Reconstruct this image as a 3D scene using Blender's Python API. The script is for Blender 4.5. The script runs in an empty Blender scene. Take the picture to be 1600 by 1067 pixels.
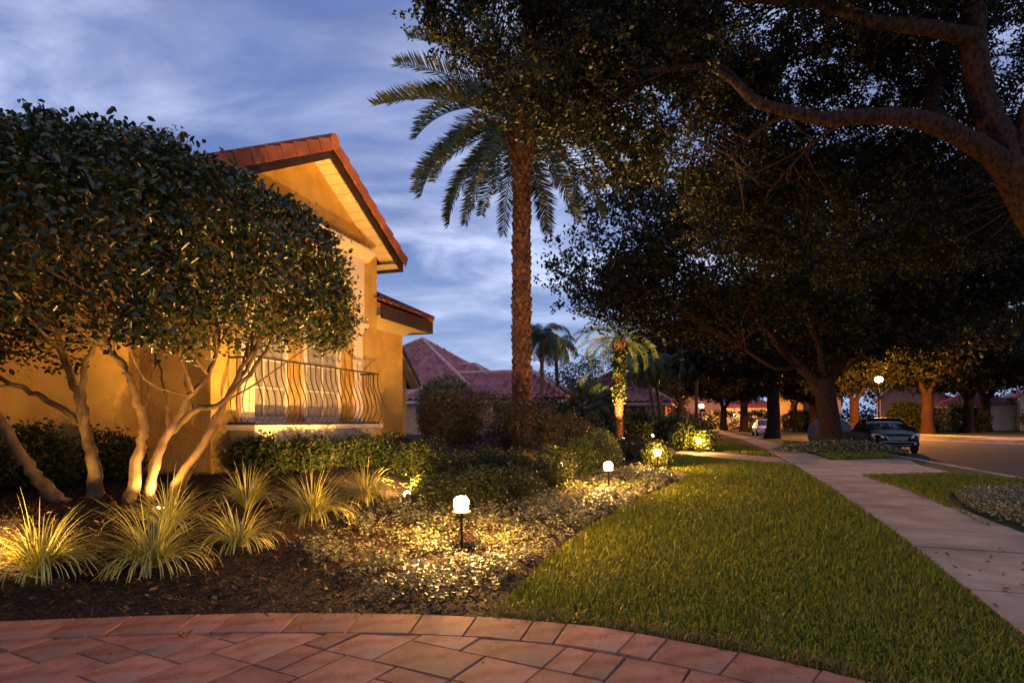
import bpy, bmesh, math, random
import numpy as np
from mathutils import Vector, Matrix
R = math.radians
rnd = random.Random(7)
rng = np.random.default_rng(11)
scene = bpy.context.scene
col = scene.collection

# ------------------------------------------------------------------ camera, sky, sun, exposure
F_PX, CX, HY, CAM_H = 960.0, 800.0, 658.0, 1.2
cam = bpy.data.cameras.new('camera'); cam_o = bpy.data.objects.new('camera', cam); col.objects.link(cam_o)
cam_o.location = (0, 0, CAM_H); cam_o.rotation_euler = (R(90), 0, 0)
cam.sensor_width = 36; cam.lens = F_PX / 1600 * 36; cam.shift_y = (HY - 533.5) / 1600
cam.clip_start = 0.05; cam.clip_end = 3000
scene.camera = cam_o

SUN_EL, SUN_AZ = 24, 200          # azimuth clockwise from +Y: behind the camera
world = bpy.data.worlds.new('World'); scene.world = world; world.use_nodes = True
wn, wl = world.node_tree.nodes, world.node_tree.links
wn.clear()
def N(nodes, t, **kw):
    n = nodes.new(t)
    for k, v in kw.items():
        if k in n.bl_rna.properties: setattr(n, k, v)
    return n
out = N(wn, 'ShaderNodeOutputWorld'); bg = N(wn, 'ShaderNodeBackground')
sky = N(wn, 'ShaderNodeTexSky'); sky.sky_type = 'NISHITA'; sky.sun_disc = False
sky.sun_elevation = R(2); sky.sun_rotation = R(SUN_AZ); sky.ozone_density = 4.0; sky.air_density = 1.0; sky.dust_density = 0.5
tc = N(wn, 'ShaderNodeTexCoord'); sep = N(wn, 'ShaderNodeSeparateXYZ'); wl.new(tc.outputs['Generated'], sep.inputs[0])
zadd = N(wn, 'ShaderNodeMath', operation='ADD'); wl.new(sep.outputs[2], zadd.inputs[0]); zadd.inputs[1].default_value = 0.22
zmx = N(wn, 'ShaderNodeMath', operation='MAXIMUM'); wl.new(zadd.outputs[0], zmx.inputs[0]); zmx.inputs[1].default_value = 0.06
dx = N(wn, 'ShaderNodeMath', operation='DIVIDE'); dy = N(wn, 'ShaderNodeMath', operation='DIVIDE')
wl.new(sep.outputs[0], dx.inputs[0]); wl.new(zmx.outputs[0], dx.inputs[1]); wl.new(sep.outputs[1], dy.inputs[0]); wl.new(zmx.outputs[0], dy.inputs[1])
cmb = N(wn, 'ShaderNodeCombineXYZ'); wl.new(dx.outputs[0], cmb.inputs[0]); wl.new(dy.outputs[0], cmb.inputs[1])
mp = N(wn, 'ShaderNodeMapping'); wl.new(cmb.outputs[0], mp.inputs[0]); mp.inputs['Rotation'].default_value = (0, 0, R(28)); mp.inputs['Scale'].default_value = (0.8, 1.5, 1)
n1 = N(wn, 'ShaderNodeTexNoise'); wl.new(mp.outputs[0], n1.inputs['Vector']); n1.inputs['Scale'].default_value = 2.1; n1.inputs['Detail'].default_value = 9; n1.inputs['Roughness'].default_value = 0.56; n1.inputs['Distortion'].default_value = 0.5
n2 = N(wn, 'ShaderNodeTexNoise'); wl.new(mp.outputs[0], n2.inputs['Vector']); n2.inputs['Scale'].default_value = 1.25; n2.inputs['Detail'].default_value = 8; n2.inputs['Distortion'].default_value = 0.3
cr = N(wn, 'ShaderNodeValToRGB'); wl.new(n1.outputs[0], cr.inputs[0])
cr.color_ramp.elements[0].position = 0.38; cr.color_ramp.elements[0].color = (0, 0, 0, 1)
cr.color_ramp.elements[1].position = 0.60; cr.color_ramp.elements[1].color = (1, 1, 1, 1)
cc = N(wn, 'ShaderNodeValToRGB'); wl.new(n2.outputs[0], cc.inputs[0])
cc.color_ramp.elements[0].position = 0.36; cc.color_ramp.elements[0].color = (.95, 1.4, 3.2, 1)
cc.color_ramp.elements[1].position = 0.62; cc.color_ramp.elements[1].color = (6.2, 7.0, 9.8, 1)
tint = N(wn, 'ShaderNodeMix', data_type='RGBA', blend_type='MIX'); tint.inputs[0].default_value = 0.72
wl.new(sky.outputs[0], tint.inputs[6]); tint.inputs[7].default_value = (1.7, 2.5, 5.6, 1)
mx = N(wn, 'ShaderNodeMix', data_type='RGBA', blend_type='MIX')
wl.new(cr.outputs[0], mx.inputs[0]); wl.new(tint.outputs[2], mx.inputs[6]); wl.new(cc.outputs[0], mx.inputs[7])
hz = N(wn, 'ShaderNodeMapRange'); wl.new(sep.outputs[2], hz.inputs[0]); hz.inputs[1].default_value = 0.0; hz.inputs[2].default_value = 0.32; hz.inputs[3].default_value = 0.5; hz.inputs[4].default_value = 0.0
hm_ = N(wn, 'ShaderNodeMix', data_type='RGBA', blend_type='MIX'); wl.new(hz.outputs[0], hm_.inputs[0]); wl.new(mx.outputs[2], hm_.inputs[6]); hm_.inputs[7].default_value = (4.2, 5.6, 8.4, 1)
wl.new(hm_.outputs[2], bg.inputs[0]); bg.inputs[1].default_value = 0.086
wl.new(bg.outputs[0], out.inputs[0])

sun = bpy.data.lights.new('sun', 'SUN'); sun.energy = 0.13; sun.angle = R(25); sun.color = (1.0, 0.62, 0.42)
sun_o = bpy.data.objects.new('sun', sun); col.objects.link(sun_o)
saz = R(SUN_AZ); sdir = Vector((math.sin(saz) * math.cos(R(SUN_EL)), math.cos(saz) * math.cos(R(SUN_EL)), math.sin(R(SUN_EL))))
sun_o.rotation_euler = sdir.to_track_quat('Z', 'Y').to_euler(); sun_o.location = sdir * 50 + Vector((0, 0, 20))
vs = scene.view_settings
vs.view_transform = 'Standard'; vs.look = 'None'; vs.exposure = 0.55; vs.gamma = 1.0; vs.use_curve_mapping = False
scene.cycles.use_denoising = True
try: scene.cycles.denoiser = 'OPENIMAGEDENOISE'
except Exception: pass
scene.cycles.max_bounces = 6; scene.cycles.transparent_max_bounces = 8
scene.cycles.sample_clamp_indirect = 4.0

# ------------------------------------------------------------------ helpers
def gd(x, y, z=0.0):                     # a pixel of the photograph on the level z
    Y = (CAM_H - z) * F_PX / (y - HY); return ((x - CX) / F_PX * Y, Y)
def at(x, y, Y):                         # a pixel at a chosen distance
    return Vector(((x - CX) / F_PX * Y, Y, CAM_H - (y - HY) / F_PX * Y))
def mesh_np(name, V, Fs, mat, parent=None, smooth=False):
    """V (n,3); Fs (m,k) constant face size"""
    me = bpy.data.meshes.new(name); V = np.asarray(V, dtype=np.float32); Fs = np.asarray(Fs, dtype=np.int32)
    m, k = Fs.shape
    me.vertices.add(len(V)); me.vertices.foreach_set('co', V.ravel())
    me.loops.add(m * k); me.loops.foreach_set('vertex_index', Fs.ravel())
    me.polygons.add(m); me.polygons.foreach_set('loop_start', np.arange(0, m * k, k, dtype=np.int32))
    me.update(calc_edges=True)
    if smooth: me.polygons.foreach_set('use_smooth', np.ones(m, dtype=bool))
    return link(name, me, mat, parent)
def link(name, me, mat, parent=None):
    o = bpy.data.objects.new(name, me); col.objects.link(o)
    if me is not None and mat is not None and not me.materials: me.materials.append(mat)
    if parent is not None: o.parent = parent
    return o
def tag(o, label=None, cat=None, group=None, kind=None):
    if label: o['label'] = label
    if cat: o['category'] = cat
    if group: o['group'] = group
    if kind: o['kind'] = kind
    return o
def empty(name, loc, rz=0.0):
    o = bpy.data.objects.new(name, None); col.objects.link(o); o.location = loc; o.rotation_euler = (0, 0, rz); o.empty_display_size = 0.2
    return o
def copy_tree(o, parent=None):
    c = o.copy(); col.objects.link(c); c.parent = parent
    for ch in o.children: copy_tree(ch, c)
    return c
class MB:
    def __init__(s, off=(0, 0, 0)): s.v = []; s.f = []; s.off = Vector(off)
    def add(s, vs, fs):
        b = len(s.v); s.v += [tuple(Vector(v) - s.off) for v in vs]; s.f += [tuple(b + i for i in f) for f in fs]
    def box(s, x0, x1, y0, y1, z0, z1):
        s.add([(x0,y0,z0),(x1,y0,z0),(x1,y1,z0),(x0,y1,z0),(x0,y0,z1),(x1,y0,z1),(x1,y1,z1),(x0,y1,z1)],
              [(0,3,2,1),(4,5,6,7),(0,1,5,4),(1,2,6,5),(2,3,7,6),(3,0,4,7)])
    def hexa(s, p):   # 8 points like box
        s.add(p, [(0,3,2,1),(4,5,6,7),(0,1,5,4),(1,2,6,5),(2,3,7,6),(3,0,4,7)])
    def prism(s, pts, ax, a0, a1):
        """polygon pts (2D) extruded along axis ax between a0 and a1"""
        def p3(p, a): return {0: (a, p[0], p[1]), 1: (p[0], a, p[1]), 2: (p[0], p[1], a)}[ax]
        n = len(pts); s.add([p3(p, a0) for p in pts] + [p3(p, a1) for p in pts],
            [tuple(range(n))[::-1], tuple(range(n, 2*n))] + [(i, (i+1) % n, n + (i+1) % n, n + i) for i in range(n)])
    def tube(s, pts, rad, k=8, caps=True):
        pts = [Vector(p) for p in pts]; n = len(pts)
        if not hasattr(rad, '__len__'): rad = [rad] * n
        up = Vector((0, 0, 1)); prev = None; vs = []
        for i, p in enumerate(pts):
            t = (pts[min(i+1, n-1)] - pts[max(i-1, 0)]).normalized()
            a = prev if prev is not None else (Vector((1, 0, 0)) if abs(t.z) > .9 else up.cross(t))
            a = (a - t * a.dot(t))
            if a.length < 1e-5: a = Vector((0, 1, 0)).cross(t)
            a.normalize(); prev = a; b = t.cross(a)
            vs += [p + (a * math.cos(2*math.pi*j/k) + b * math.sin(2*math.pi*j/k)) * rad[i] for j in range(k)]
        fs = [(i*k+j, i*k+(j+1) % k, (i+1)*k+(j+1) % k, (i+1)*k+j) for i in range(n-1) for j in range(k)]
        if caps: fs += [tuple(range(k))[::-1], tuple(range((n-1)*k, n*k))]
        s.add(vs, fs)
    def lathe(s, prof, c=(0, 0, 0), k=16, caps=True):
        c = Vector(c); vs = [c + Vector((r*math.cos(2*math.pi*j/k), r*math.sin(2*math.pi*j/k), z)) for r, z in prof for j in range(k)]
        n = len(prof); fs = [(i*k+j, i*k+(j+1) % k, (i+1)*k+(j+1) % k, (i+1)*k+j) for i in range(n-1) for j in range(k)]
        if caps: fs += [tuple(range(k))[::-1], tuple(range((n-1)*k, n*k))]
        s.add(vs, fs)
    def build(s, name, mat, parent=None, smooth=False, bevel=0, auto=None):
        me = bpy.data.meshes.new(name); me.from_pydata(s.v, [], s.f); me.update()
        if smooth:
            me.polygons.foreach_set('use_smooth', [True]*len(me.polygons))
            if auto: me.set_sharp_from_angle(angle=R(auto))
        o = link(name, me, mat, parent)
        if bevel:
            m = o.modifiers.new('bevel', 'BEVEL'); m.width = bevel; m.segments = 2; m.limit_method = 'ANGLE'
        return o
def catmull(pts, n=6):
    P = [Vector(p) for p in pts]; P = [2*P[0]-P[1]] + P + [2*P[-1]-P[-2]]; o = []
    for i in range(1, len(P)-2):
        for j in range(n):
            t = j/n; a, b, c, d = P[i-1:i+3]
            o.append(0.5*((2*b) + (c-a)*t + (2*a-5*b+4*c-d)*t*t + (3*b-a-3*c+d)*t**3))
    o.append(P[-2]); return o

# ------------------------------------------------------------------ materials
def mat_new(name):
    m = bpy.data.materials.new(name); m.use_nodes = True; nt = m.node_tree; b = nt.nodes['Principled BSDF']; return m, nt.nodes, nt.links, b
def setsock(b, **kw):
    for k, v in kw.items():
        if k in b.inputs: b.inputs[k].default_value = v
def mat_plain(name, c, rough=0.6, metal=0.0, spec=0.5, emit=None, estr=0, coat=0):
    m, n, l, b = mat_new(name); setsock(b, **{'Base Color': (*c, 1), 'Roughness': rough, 'Metallic': metal, 'Specular IOR Level': spec, 'Coat Weight': coat})
    if emit: setsock(b, **{'Emission Color': (*emit, 1), 'Emission Strength': estr})
    return m
def mat_noise(name, c1, c2, scale=4, rough=0.8, bump=0.3, bscale=60, bdist=0.01, detail=6, spec=0.3, c3=None, scale3=1.0, coords='Object', lo=.35, hi=.65, island=0.0, objrand=0.0):
    m, n, l, b = mat_new(name); t = n.new('ShaderNodeTexCoord')
    a = n.new('ShaderNodeTexNoise'); a.inputs['Scale'].default_value = scale; a.inputs['Detail'].default_value = detail; l.new(t.outputs[coords], a.inputs['Vector'])
    r = n.new('ShaderNodeValToRGB'); r.color_ramp.elements[0].position = lo; r.color_ramp.elements[1].position = hi
    r.color_ramp.elements[0].color = (*c1, 1); r.color_ramp.elements[1].color = (*c2, 1); l.new(a.outputs[0], r.inputs[0])
    cout = r.outputs[0]
    if c3:
        a3 = n.new('ShaderNodeTexNoise'); a3.inputs['Scale'].default_value = scale3; a3.inputs['Detail'].default_value = 4; l.new(t.outputs[coords], a3.inputs['Vector'])
        r3 = n.new('ShaderNodeValToRGB'); r3.color_ramp.elements[0].position = .48; r3.color_ramp.elements[1].position = .68; l.new(a3.outputs[0], r3.inputs[0])
        x = n.new('ShaderNodeMix'); x.data_type = 'RGBA'; l.new(r3.outputs[0], x.inputs[0]); l.new(cout, x.inputs[6]); x.inputs[7].default_value = (*c3, 1); cout = x.outputs[2]
    if island or objrand:
        g = n.new('ShaderNodeNewGeometry' if island else 'ShaderNodeObjectInfo')
        hs = n.new('ShaderNodeMapRange'); amt = island or objrand
        l.new(g.outputs['Random Per Island' if island else 'Random'], hs.inputs[0]); hs.inputs[3].default_value = 1-amt; hs.inputs[4].default_value = 1+amt
        x = n.new('ShaderNodeVectorMath'); x.operation = 'SCALE'; l.new(cout, x.inputs[0]); l.new(hs.outputs[0], x.inputs['Scale']); cout = x.outputs[0]
    l.new(cout, b.inputs['Base Color']); setsock(b, **{'Roughness': rough, 'Specular IOR Level': spec})
    if bump:
        a2 = n.new('ShaderNodeTexNoise'); a2.inputs['Scale'].default_value = bscale; a2.inputs['Detail'].default_value = 4; l.new(t.outputs[coords], a2.inputs['Vector'])
        bp = n.new('ShaderNodeBump'); bp.inputs['Strength'].default_value = bump; bp.inputs['Distance'].default_value = bdist; l.new(a2.outputs[0], bp.inputs['Height']); l.new(bp.outputs[0], b.inputs['Normal'])
    return m
def mat_leaf(name, cols, rough=0.45, transl=0.25, spec=0.4, tcol=None):
    m, n, l, b = mat_new(name); g = n.new('ShaderNodeNewGeometry')
    r = n.new('ShaderNodeValToRGB'); k = len(cols)
    for i in range(k - 2): r.color_ramp.elements.new(0.5)
    for i, c in enumerate(cols): r.color_ramp.elements[i].position = i/(k-1); 
    for i, c in enumerate(cols): r.color_ramp.elements[i].color = (*c, 1)
    l.new(g.outputs['Random Per Island'], r.inputs[0]); l.new(r.outputs[0], b.inputs['Base Color'])
    setsock(b, **{'Roughness': rough, 'Specular IOR Level': spec})
    t = n.new('ShaderNodeBsdfTranslucent'); l.new(r.outputs[0], t.inputs[0])
    x = n.new('ShaderNodeMixShader'); x.inputs[0].default_value = transl; l.new(b.outputs[0], x.inputs[1]); l.new(t.outputs[0], x.inputs[2])
    l.new(x.outputs[0], n['Material Output'].inputs[0]); return m
def mat_wave_bark(name, c1, c2, scale=14, bump=0.8, dist=0.03, stretch=0.35):
    m, n, l, b = mat_new(name); t = n.new('ShaderNodeTexCoord'); mp = n.new('ShaderNodeMapping'); mp.inputs['Scale'].default_value = (1, 1, stretch); l.new(t.outputs['Object'], mp.inputs[0])
    v = n.new('ShaderNodeTexVoronoi'); v.inputs['Scale'].default_value = scale; l.new(mp.outputs[0], v.inputs['Vector'])
    a = n.new('ShaderNodeTexNoise'); a.inputs['Scale'].default_value = scale*1.3; a.inputs['Detail'].default_value = 6; l.new(mp.outputs[0], a.inputs['Vector'])
    ad = n.new('ShaderNodeMath'); ad.operation = 'MULTIPLY'; l.new(v.outputs['Distance'], ad.inputs[0]); l.new(a.outputs[0], ad.inputs[1])
    r = n.new('ShaderNodeValToRGB'); r.color_ramp.elements[0].color = (*c1, 1); r.color_ramp.elements[1].color = (*c2, 1); r.color_ramp.elements[0].position = .05; r.color_ramp.elements[1].position = .4
    l.new(ad.outputs[0], r.inputs[0]); l.new(r.outputs[0], b.inputs['Base Color']); setsock(b, **{'Roughness': .9, 'Specular IOR Level': .2})
    bp = n.new('ShaderNodeBump'); bp.inputs['Strength'].default_value = bump; bp.inputs['Distance'].default_value = dist; l.new(ad.outputs[0], bp.inputs['Height']); l.new(bp.outputs[0], b.inputs['Normal'])
    return m

M = {}
M['stucco'] = mat_noise('stucco_orange', (.44,.25,.058), (.57,.345,.09), 2.2, .9, .9, 34, .03, spec=.2)
M['stucco_cream'] = mat_noise('stucco_cream', (.62,.48,.34), (.70,.55,.40), 1.5, .9, .35, 60, .006, spec=.2)
M['trim'] = mat_noise('painted_trim', (.60,.50,.37), (.66,.56,.42), 3, .6, .1, 80, .003)
M['soffit'] = mat_noise('soffit_paint', (.62,.48,.28), (.68,.54,.33), 3, .7, .15, 60, .004)
M['fascia'] = mat_noise('fascia_brown', (.02,.009,.006), (.035,.016,.010), 6, .6, .2, 50, .004)
M['tile'] = mat_noise('roof_tile_red', (.20,.055,.03), (.33,.10,.05), 5, .75, .5, 45, .008, c3=(.16,.05,.035), scale3=2.5, objrand=.18)
M['tilefield'] = mat_noise('roof_tile_field', (.24,.065,.045), (.36,.11,.075), 3, .7, .3, 30, .01, island=.3)
M['ntile'] = mat_noise('roof_tile_rose', (.30,.085,.09), (.42,.14,.13), 2, .6, .2, 20, .01, island=.32)
M['ncap'] = mat_noise('ridge_cap', (.46,.24,.2), (.6,.36,.3), 3, .7, .2, 20, .01)
M['iron'] = mat_noise('wrought_iron', (.018,.009,.007), (.04,.018,.013), 20, .5, .2, 90, .002, spec=.4)
M['blind'] = mat_plain('window_blind', (.27,.20,.10), .6)
M['glass'] = mat_plain('window_glass', (.02,.02,.025), .06, spec=.6)
m, n, l, b = mat_new('clear_pane'); setsock(b, **{'Base Color': (.9,.92,.95,1), 'Roughness': .03, 'Alpha': .13, 'Specular IOR Level': .5}); M['pane'] = m
M['wall_n'] = mat_noise('neighbour_wall', (.46,.25,.15), (.55,.31,.19), 2, .9, .3, 30, .01)
M['wall_w'] = mat_noise('pale_wall', (.55,.45,.38), (.63,.53,.45), 2, .9, .2, 30, .01)
M['wall_p'] = mat_noise('rose_wall', (.42,.24,.19), (.5,.3,.24), 2, .9, .2, 30, .01)
M['bark'] = mat_wave_bark('oak_bark', (.010,.005,.004), (.055,.026,.017), 17, 1.0, .05, .6)
M['bark_smooth'] = mat_noise('smooth_bark', (.06,.036,.017), (.19,.115,.05), 6, .8, .5, 25, .015, c3=(.14,.09,.05), scale3=9)
M['bark_palm'] = mat_noise('palm_bark', (.05,.022,.014), (.17,.08,.05), 9, .9, .8, 40, .02, island=.35)
M['lig'] = mat_leaf('ligustrum_leaf', [(.012,.024,.010),(.022,.042,.014),(.035,.058,.016),(.055,.075,.017),(.11,.09,.02),(.12,.045,.02)], .3, .18, .55)
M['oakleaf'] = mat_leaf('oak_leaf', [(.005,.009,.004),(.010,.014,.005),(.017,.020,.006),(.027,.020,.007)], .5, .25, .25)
M['shrubleaf'] = mat_leaf('shrub_leaf', [(.014,.026,.008),(.028,.044,.010),(.045,.06,.013),(.07,.045,.014)], .45, .2, .35)
M['hedge'] = mat_leaf('hedge_leaf', [(.03,.018,.010),(.05,.03,.014),(.045,.045,.014),(.08,.05,.02)], .5, .2, .3)
M['boxleaf'] = mat_leaf('topiary_leaf', [(.03,.05,.012),(.06,.09,.02),(.08,.11,.022),(.12,.13,.03)], .45, .2, .35)
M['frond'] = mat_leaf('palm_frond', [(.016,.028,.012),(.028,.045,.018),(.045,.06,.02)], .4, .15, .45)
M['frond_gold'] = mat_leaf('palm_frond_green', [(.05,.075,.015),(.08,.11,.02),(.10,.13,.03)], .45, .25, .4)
M['liriope'] = mat_leaf('striped_blade', [(.20,.20,.03),(.38,.35,.07),(.58,.52,.14),(.66,.58,.2)], .45, .25, .4)
M['jasmine'] = mat_leaf('variegated_leaf', [(.03,.045,.015),(.06,.08,.025),(.13,.15,.055),(.27,.26,.12),(.40,.37,.22),(.05,.06,.02),(.3,.2,.12)], .45, .2, .4)
M['grass'] = mat_leaf('lawn_blade', [(.062,.084,.004),(.107,.138,.006),(.155,.185,.008),(.195,.20,.012),(.23,.18,.03)], .55, .25, .2)
M['drygrass'] = mat_leaf('dry_blade', [(.12,.07,.025),(.2,.12,.04),(.09,.09,.02),(.28,.18,.07)], .6, .2, .2)
M['flower'] = mat_leaf('ixora_flower', [(.5,.08,.02),(.6,.16,.03)], .5, .3)
M['lawn'] = mat_noise('lawn_soil', (.022,.034,.008), (.05,.068,.014), 9, .95, .6, 60, .03, c3=(.06,.05,.018), scale3=.5)
M['mulchbed'] = mat_noise('mulch_soil', (.010,.006,.004), (.03,.015,.009), 22, .95, 1.0, 70, .03)
M['mulch'] = mat_leaf('mulch_chip', [(.012,.006,.004),(.025,.012,.006),(.045,.021,.010),(.08,.04,.018),(.16,.09,.045)], .8, .0, .2)
M['deadleaf'] = mat_leaf('fallen_leaf', [(.18,.08,.03),(.26,.13,.05),(.10,.04,.02)], .7, .1, .2)
M['paver'] = mat_noise('paver_red', (.22,.078,.048), (.38,.15,.097), 9, .85, .5, 70, .006, c3=(.24,.14,.105), scale3=3.2, objrand=.24, coords='Object')
M['joint'] = mat_noise('joint_sand', (.02,.011,.009), (.045,.026,.02), 30, .95, .5, 80, .01)
M['concrete'] = mat_noise('sidewalk_concrete', (.27,.18,.13), (.43,.30,.225), 2.6, .9, .5, 70, .008, c3=(.17,.115,.085), scale3=1.3, objrand=.07)
M['brickwalk'] = mat_noise('brick_walk', (.26,.12,.09), (.36,.18,.14), 5, .9, .4, 40, .01, objrand=.15)
M['asphalt'] = mat_noise('asphalt', (.018,.014,.014), (.034,.027,.026), 3, .85, .7, 90, .012, c3=(.024,.019,.019), scale3=.3)
M['black'] = mat_plain('black_metal', (.012,.010,.009), .45, .3)
M['bronze'] = mat_plain('bronze_metal', (.06,.035,.02), .45, .6)
def emit(name, c, s):
    return mat_plain(name, (.9,.8,.6), .4, emit=c, estr=s)
M['lampglow'] = emit('path_lamp_glow', (1,.50,.11), 2000)
M['streetglow'] = emit('street_lamp_glow', (1,.36,.04), 5200)
M['spotglow'] = emit('spot_lens_glow', (1,.62,.22), 90)

def lamp(kind, name, loc, power, color, parent=None, radius=.03, target=None, size=100, blend=.6):
    L = bpy.data.lights.new(name, kind); L.energy = power; L.color = color; L.shadow_soft_size = radius
    o = bpy.data.objects.new(name, L); col.objects.link(o); o.location = loc
    if kind == 'SPOT':
        L.spot_size = R(size); L.spot_blend = blend
        o.rotation_euler = (Vector(target) - Vector(loc)).to_track_quat('-Z', 'Y').to_euler()
    if parent is not None:
        o.parent = parent
    return o
WARM = (1.0, .55, .15)
SODIUM = (1.0, .42, .07)

# foliage ---------------------------------------------------------
def rand_dirs(n):
    v = rng.normal(size=(n, 3)); return v / np.linalg.norm(v, axis=1)[:, None]
def leaf_arrays(C, L, W, up_bias=0.0, dirs=None, fold=0.0, shape=4):
    n = len(C); nrm = rand_dirs(n); nrm[:, 2] = np.abs(nrm[:, 2]) + up_bias; nrm /= np.linalg.norm(nrm, axis=1)[:, None]
    d = rand_dirs(n) if dirs is None else dirs
    d = d - nrm * np.sum(d*nrm, axis=1)[:, None]; d /= (np.linalg.norm(d, axis=1)[:, None] + 1e-9)
    s = np.cross(nrm, d); L = np.broadcast_to(np.asarray(L, dtype=float), (n,))[:, None]; W = np.broadcast_to(np.asarray(W, dtype=float), (n,))[:, None]
    if shape == 4:
        V = np.stack([C - d*L*.5, C + s*W*.5 + d*L*.05, C + d*L*.5, C - s*W*.5 + d*L*.05], axis=1).reshape(-1, 3)
        Fc = np.arange(n*4).reshape(n, 4)
    else:  # 6 vertices, folded along the midrib
        u = nrm * W * fold
        V = np.stack([C - d*L*.5, C + s*W*.5 - d*L*.12 + u, C + s*W*.42 + d*L*.2 + u, C + d*L*.5 - u*.4, C - s*W*.42 + d*L*.2 + u, C - s*W*.5 - d*L*.12 + u], axis=1).reshape(-1, 3)
        base = np.arange(n)[:, None]*6
        Fc = np.concatenate([base + np.array([[0,1,2,3]]), base + np.array([[0,3,4,5]])], axis=0)
    return V, Fc
def in_ellipsoids(n, ells, shell=0.0, zmin=-1e9):
    """points in a union of ellipsoids (c, r); shell 0..1 pushes them outwards"""
    vol = np.array([e[1][0]*e[1][1]*e[1][2] for e in ells]); k = rng.choice(len(ells), n, p=vol/vol.sum())
    d = rand_dirs(n); r = rng.random(n)**(1/3); r = shell + (1-shell)*r
    C = np.array([e[0] for e in ells])[k]; Rr = np.array([e[1] for e in ells])[k]
    P = C + d*Rr*r[:, None]; return P[P[:, 2] > zmin]
def clumped(centers, per, rad, flat=.7):
    n = len(centers)*per; o = rng.normal(size=(n, 3))*rad; o[:, 2] *= flat
    return np.repeat(centers, per, axis=0) + o
def ground_z(x, y): return 0.0

# ------------------------------------------------------------------ the lie of the land
TH = math.atan2(960.0, 302.0)                       # direction of the street-side house fronts
DD = Vector((math.cos(TH), math.sin(TH))); NN = Vector((DD.y, -DD.x))
def SQ(s, q, z=0.0): return Vector((s*DD.x + q*NN.x, s*DD.y + q*NN.y, z))
def sstep(t): t = np.clip(t, 0, 1); return t*t*(3-2*t)
EDGE = [(-9,1.0),(-7.2,2.1),(-6,2.75),(-4.5,3.3),(-2.99,3.58),(-2.41,3.66),(-1.91,3.715),(-1.17,3.735),(-.6,3.72),(-.13,3.66),(.37,3.53),(.70,3.38),(1.06,3.17),(1.31,2.99),(1.54,2.81),(1.9,2.45),(2.15,2.1),(2.4,1.6),(2.6,.9),(2.7,0.0),(2.7,-2)]
EX = np.array([e[0] for e in EDGE[:-3]]); EY = np.array([e[1] for e in EDGE[:-3]])
def bed_z(x, y):
    x = np.asarray(x, dtype=float); y = np.asarray(y, dtype=float)
    q = x*NN.x + y*NN.y
    fall = sstep((y - np.interp(x, EX, EY)) / 1.7)
    return .46*sstep((-2.6 - q)/3.0)*fall + .012*np.sin(x*5.1)*np.cos(y*4.3)*fall
BED = [(-.12,3.62)] + [gd(*p) for p in [(800,930),(828,900),(860,868),(920,826),(1000,782),(1060,754),(1080,743),(1062,735),(1020,727),(985,718)]] + [(4.9,24.5),(5.3,34),(-14,36),(-14,5),(-9,1.05),(-7.2,2.15),(-6,2.7),(-4.5,3.25),(-2.99,3.53),(-1.9,3.66),(-.6,3.66)]
def inside(poly, X, Y):
    X = np.asarray(X); Y = np.asarray(Y); r = np.zeros(X.shape, bool); n = len(poly)
    for i in range(n):
        x0, y0 = poly[i]; x1, y1 = poly[(i+1) % n]
        c = ((y0 > Y) != (y1 > Y)) & (X < (x1-x0)*(Y-y0)/((y1-y0) + 1e-12) + x0); r ^= c
    return r
def sheet(name, poly, z, mat, depth=0.0, parent=None):
    bm = bmesh.new(); vs = [bm.verts.new((p[0], p[1], z)) for p in poly]; f = bm.faces.new(vs)
    if f.normal.z < 0: f.normal_flip()
    if depth:
        g = bmesh.ops.extrude_face_region(bm, geom=[f]); bmesh.ops.translate(bm, vec=(0,0,-depth), verts=[e for e in g['geom'] if isinstance(e, bmesh.types.BMVert)])
    bmesh.ops.recalc_face_normals(bm, faces=bm.faces); bmesh.ops.triangulate(bm, faces=[f for f in bm.faces if len(f.verts) > 4])
    me = bpy.data.meshes.new(name); bm.to_mesh(me); bm.free(); return link(name, me, mat, parent)

NEAR = [(6.6,-8),(8.0,4),(9.0,8.5),(10.75,12.8),(13.3,20.9),(15.15,27),(17.4,36),(20.6,50),(28,75),(40,115),(70,210)]
FAR = [(30,-8),(29.4,15),(29.0,34.9),(28.9,42),(29.6,50),(31.6,60),(37.0,75),(49,115),(79,210)]
tag(sheet('ground', [(-500,-60),(900,-60),(900,1500),(-500,1500)], -.16, M['lawn']), kind='structure')
tag(sheet('road', NEAR + FAR[::-1], -.11, M['asphalt']), kind='structure')
tag(sheet('lawn', NEAR + [(70,420),(-300,420),(-300,-30),(6.6,-30)], 0.0, M['lawn'], .15), kind='structure')
tag(sheet('far_lawn', FAR + [(79,420),(500,420),(500,-30),(30,-30)], 0.03, M['lawn'], .18), kind='structure')
def ribbon(P, off0, off1):
    P = [Vector(p) for p in P]; o0, o1 = [], []
    for i, p in enumerate(P):
        t = (P[min(i+1, len(P)-1)] - P[max(i-1, 0)]).normalized(); nr = Vector((t.y, -t.x)); o0.append(p + nr*off0); o1.append(p + nr*off1)
    return o0, o1
def strip_mesh(name, rows, mat, parent=None):
    """rows: list of polylines of (x,y,z) of one length"""
    n = len(rows[0]); mb = MB()
    mb.add([p for r in rows for p in r], [(i*n+j, (i+1)*n+j, (i+1)*n+j+1, i*n+j+1) for i in range(len(rows)-1) for j in range(n-1)])
    return mb.build(name, mat, parent)
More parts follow.
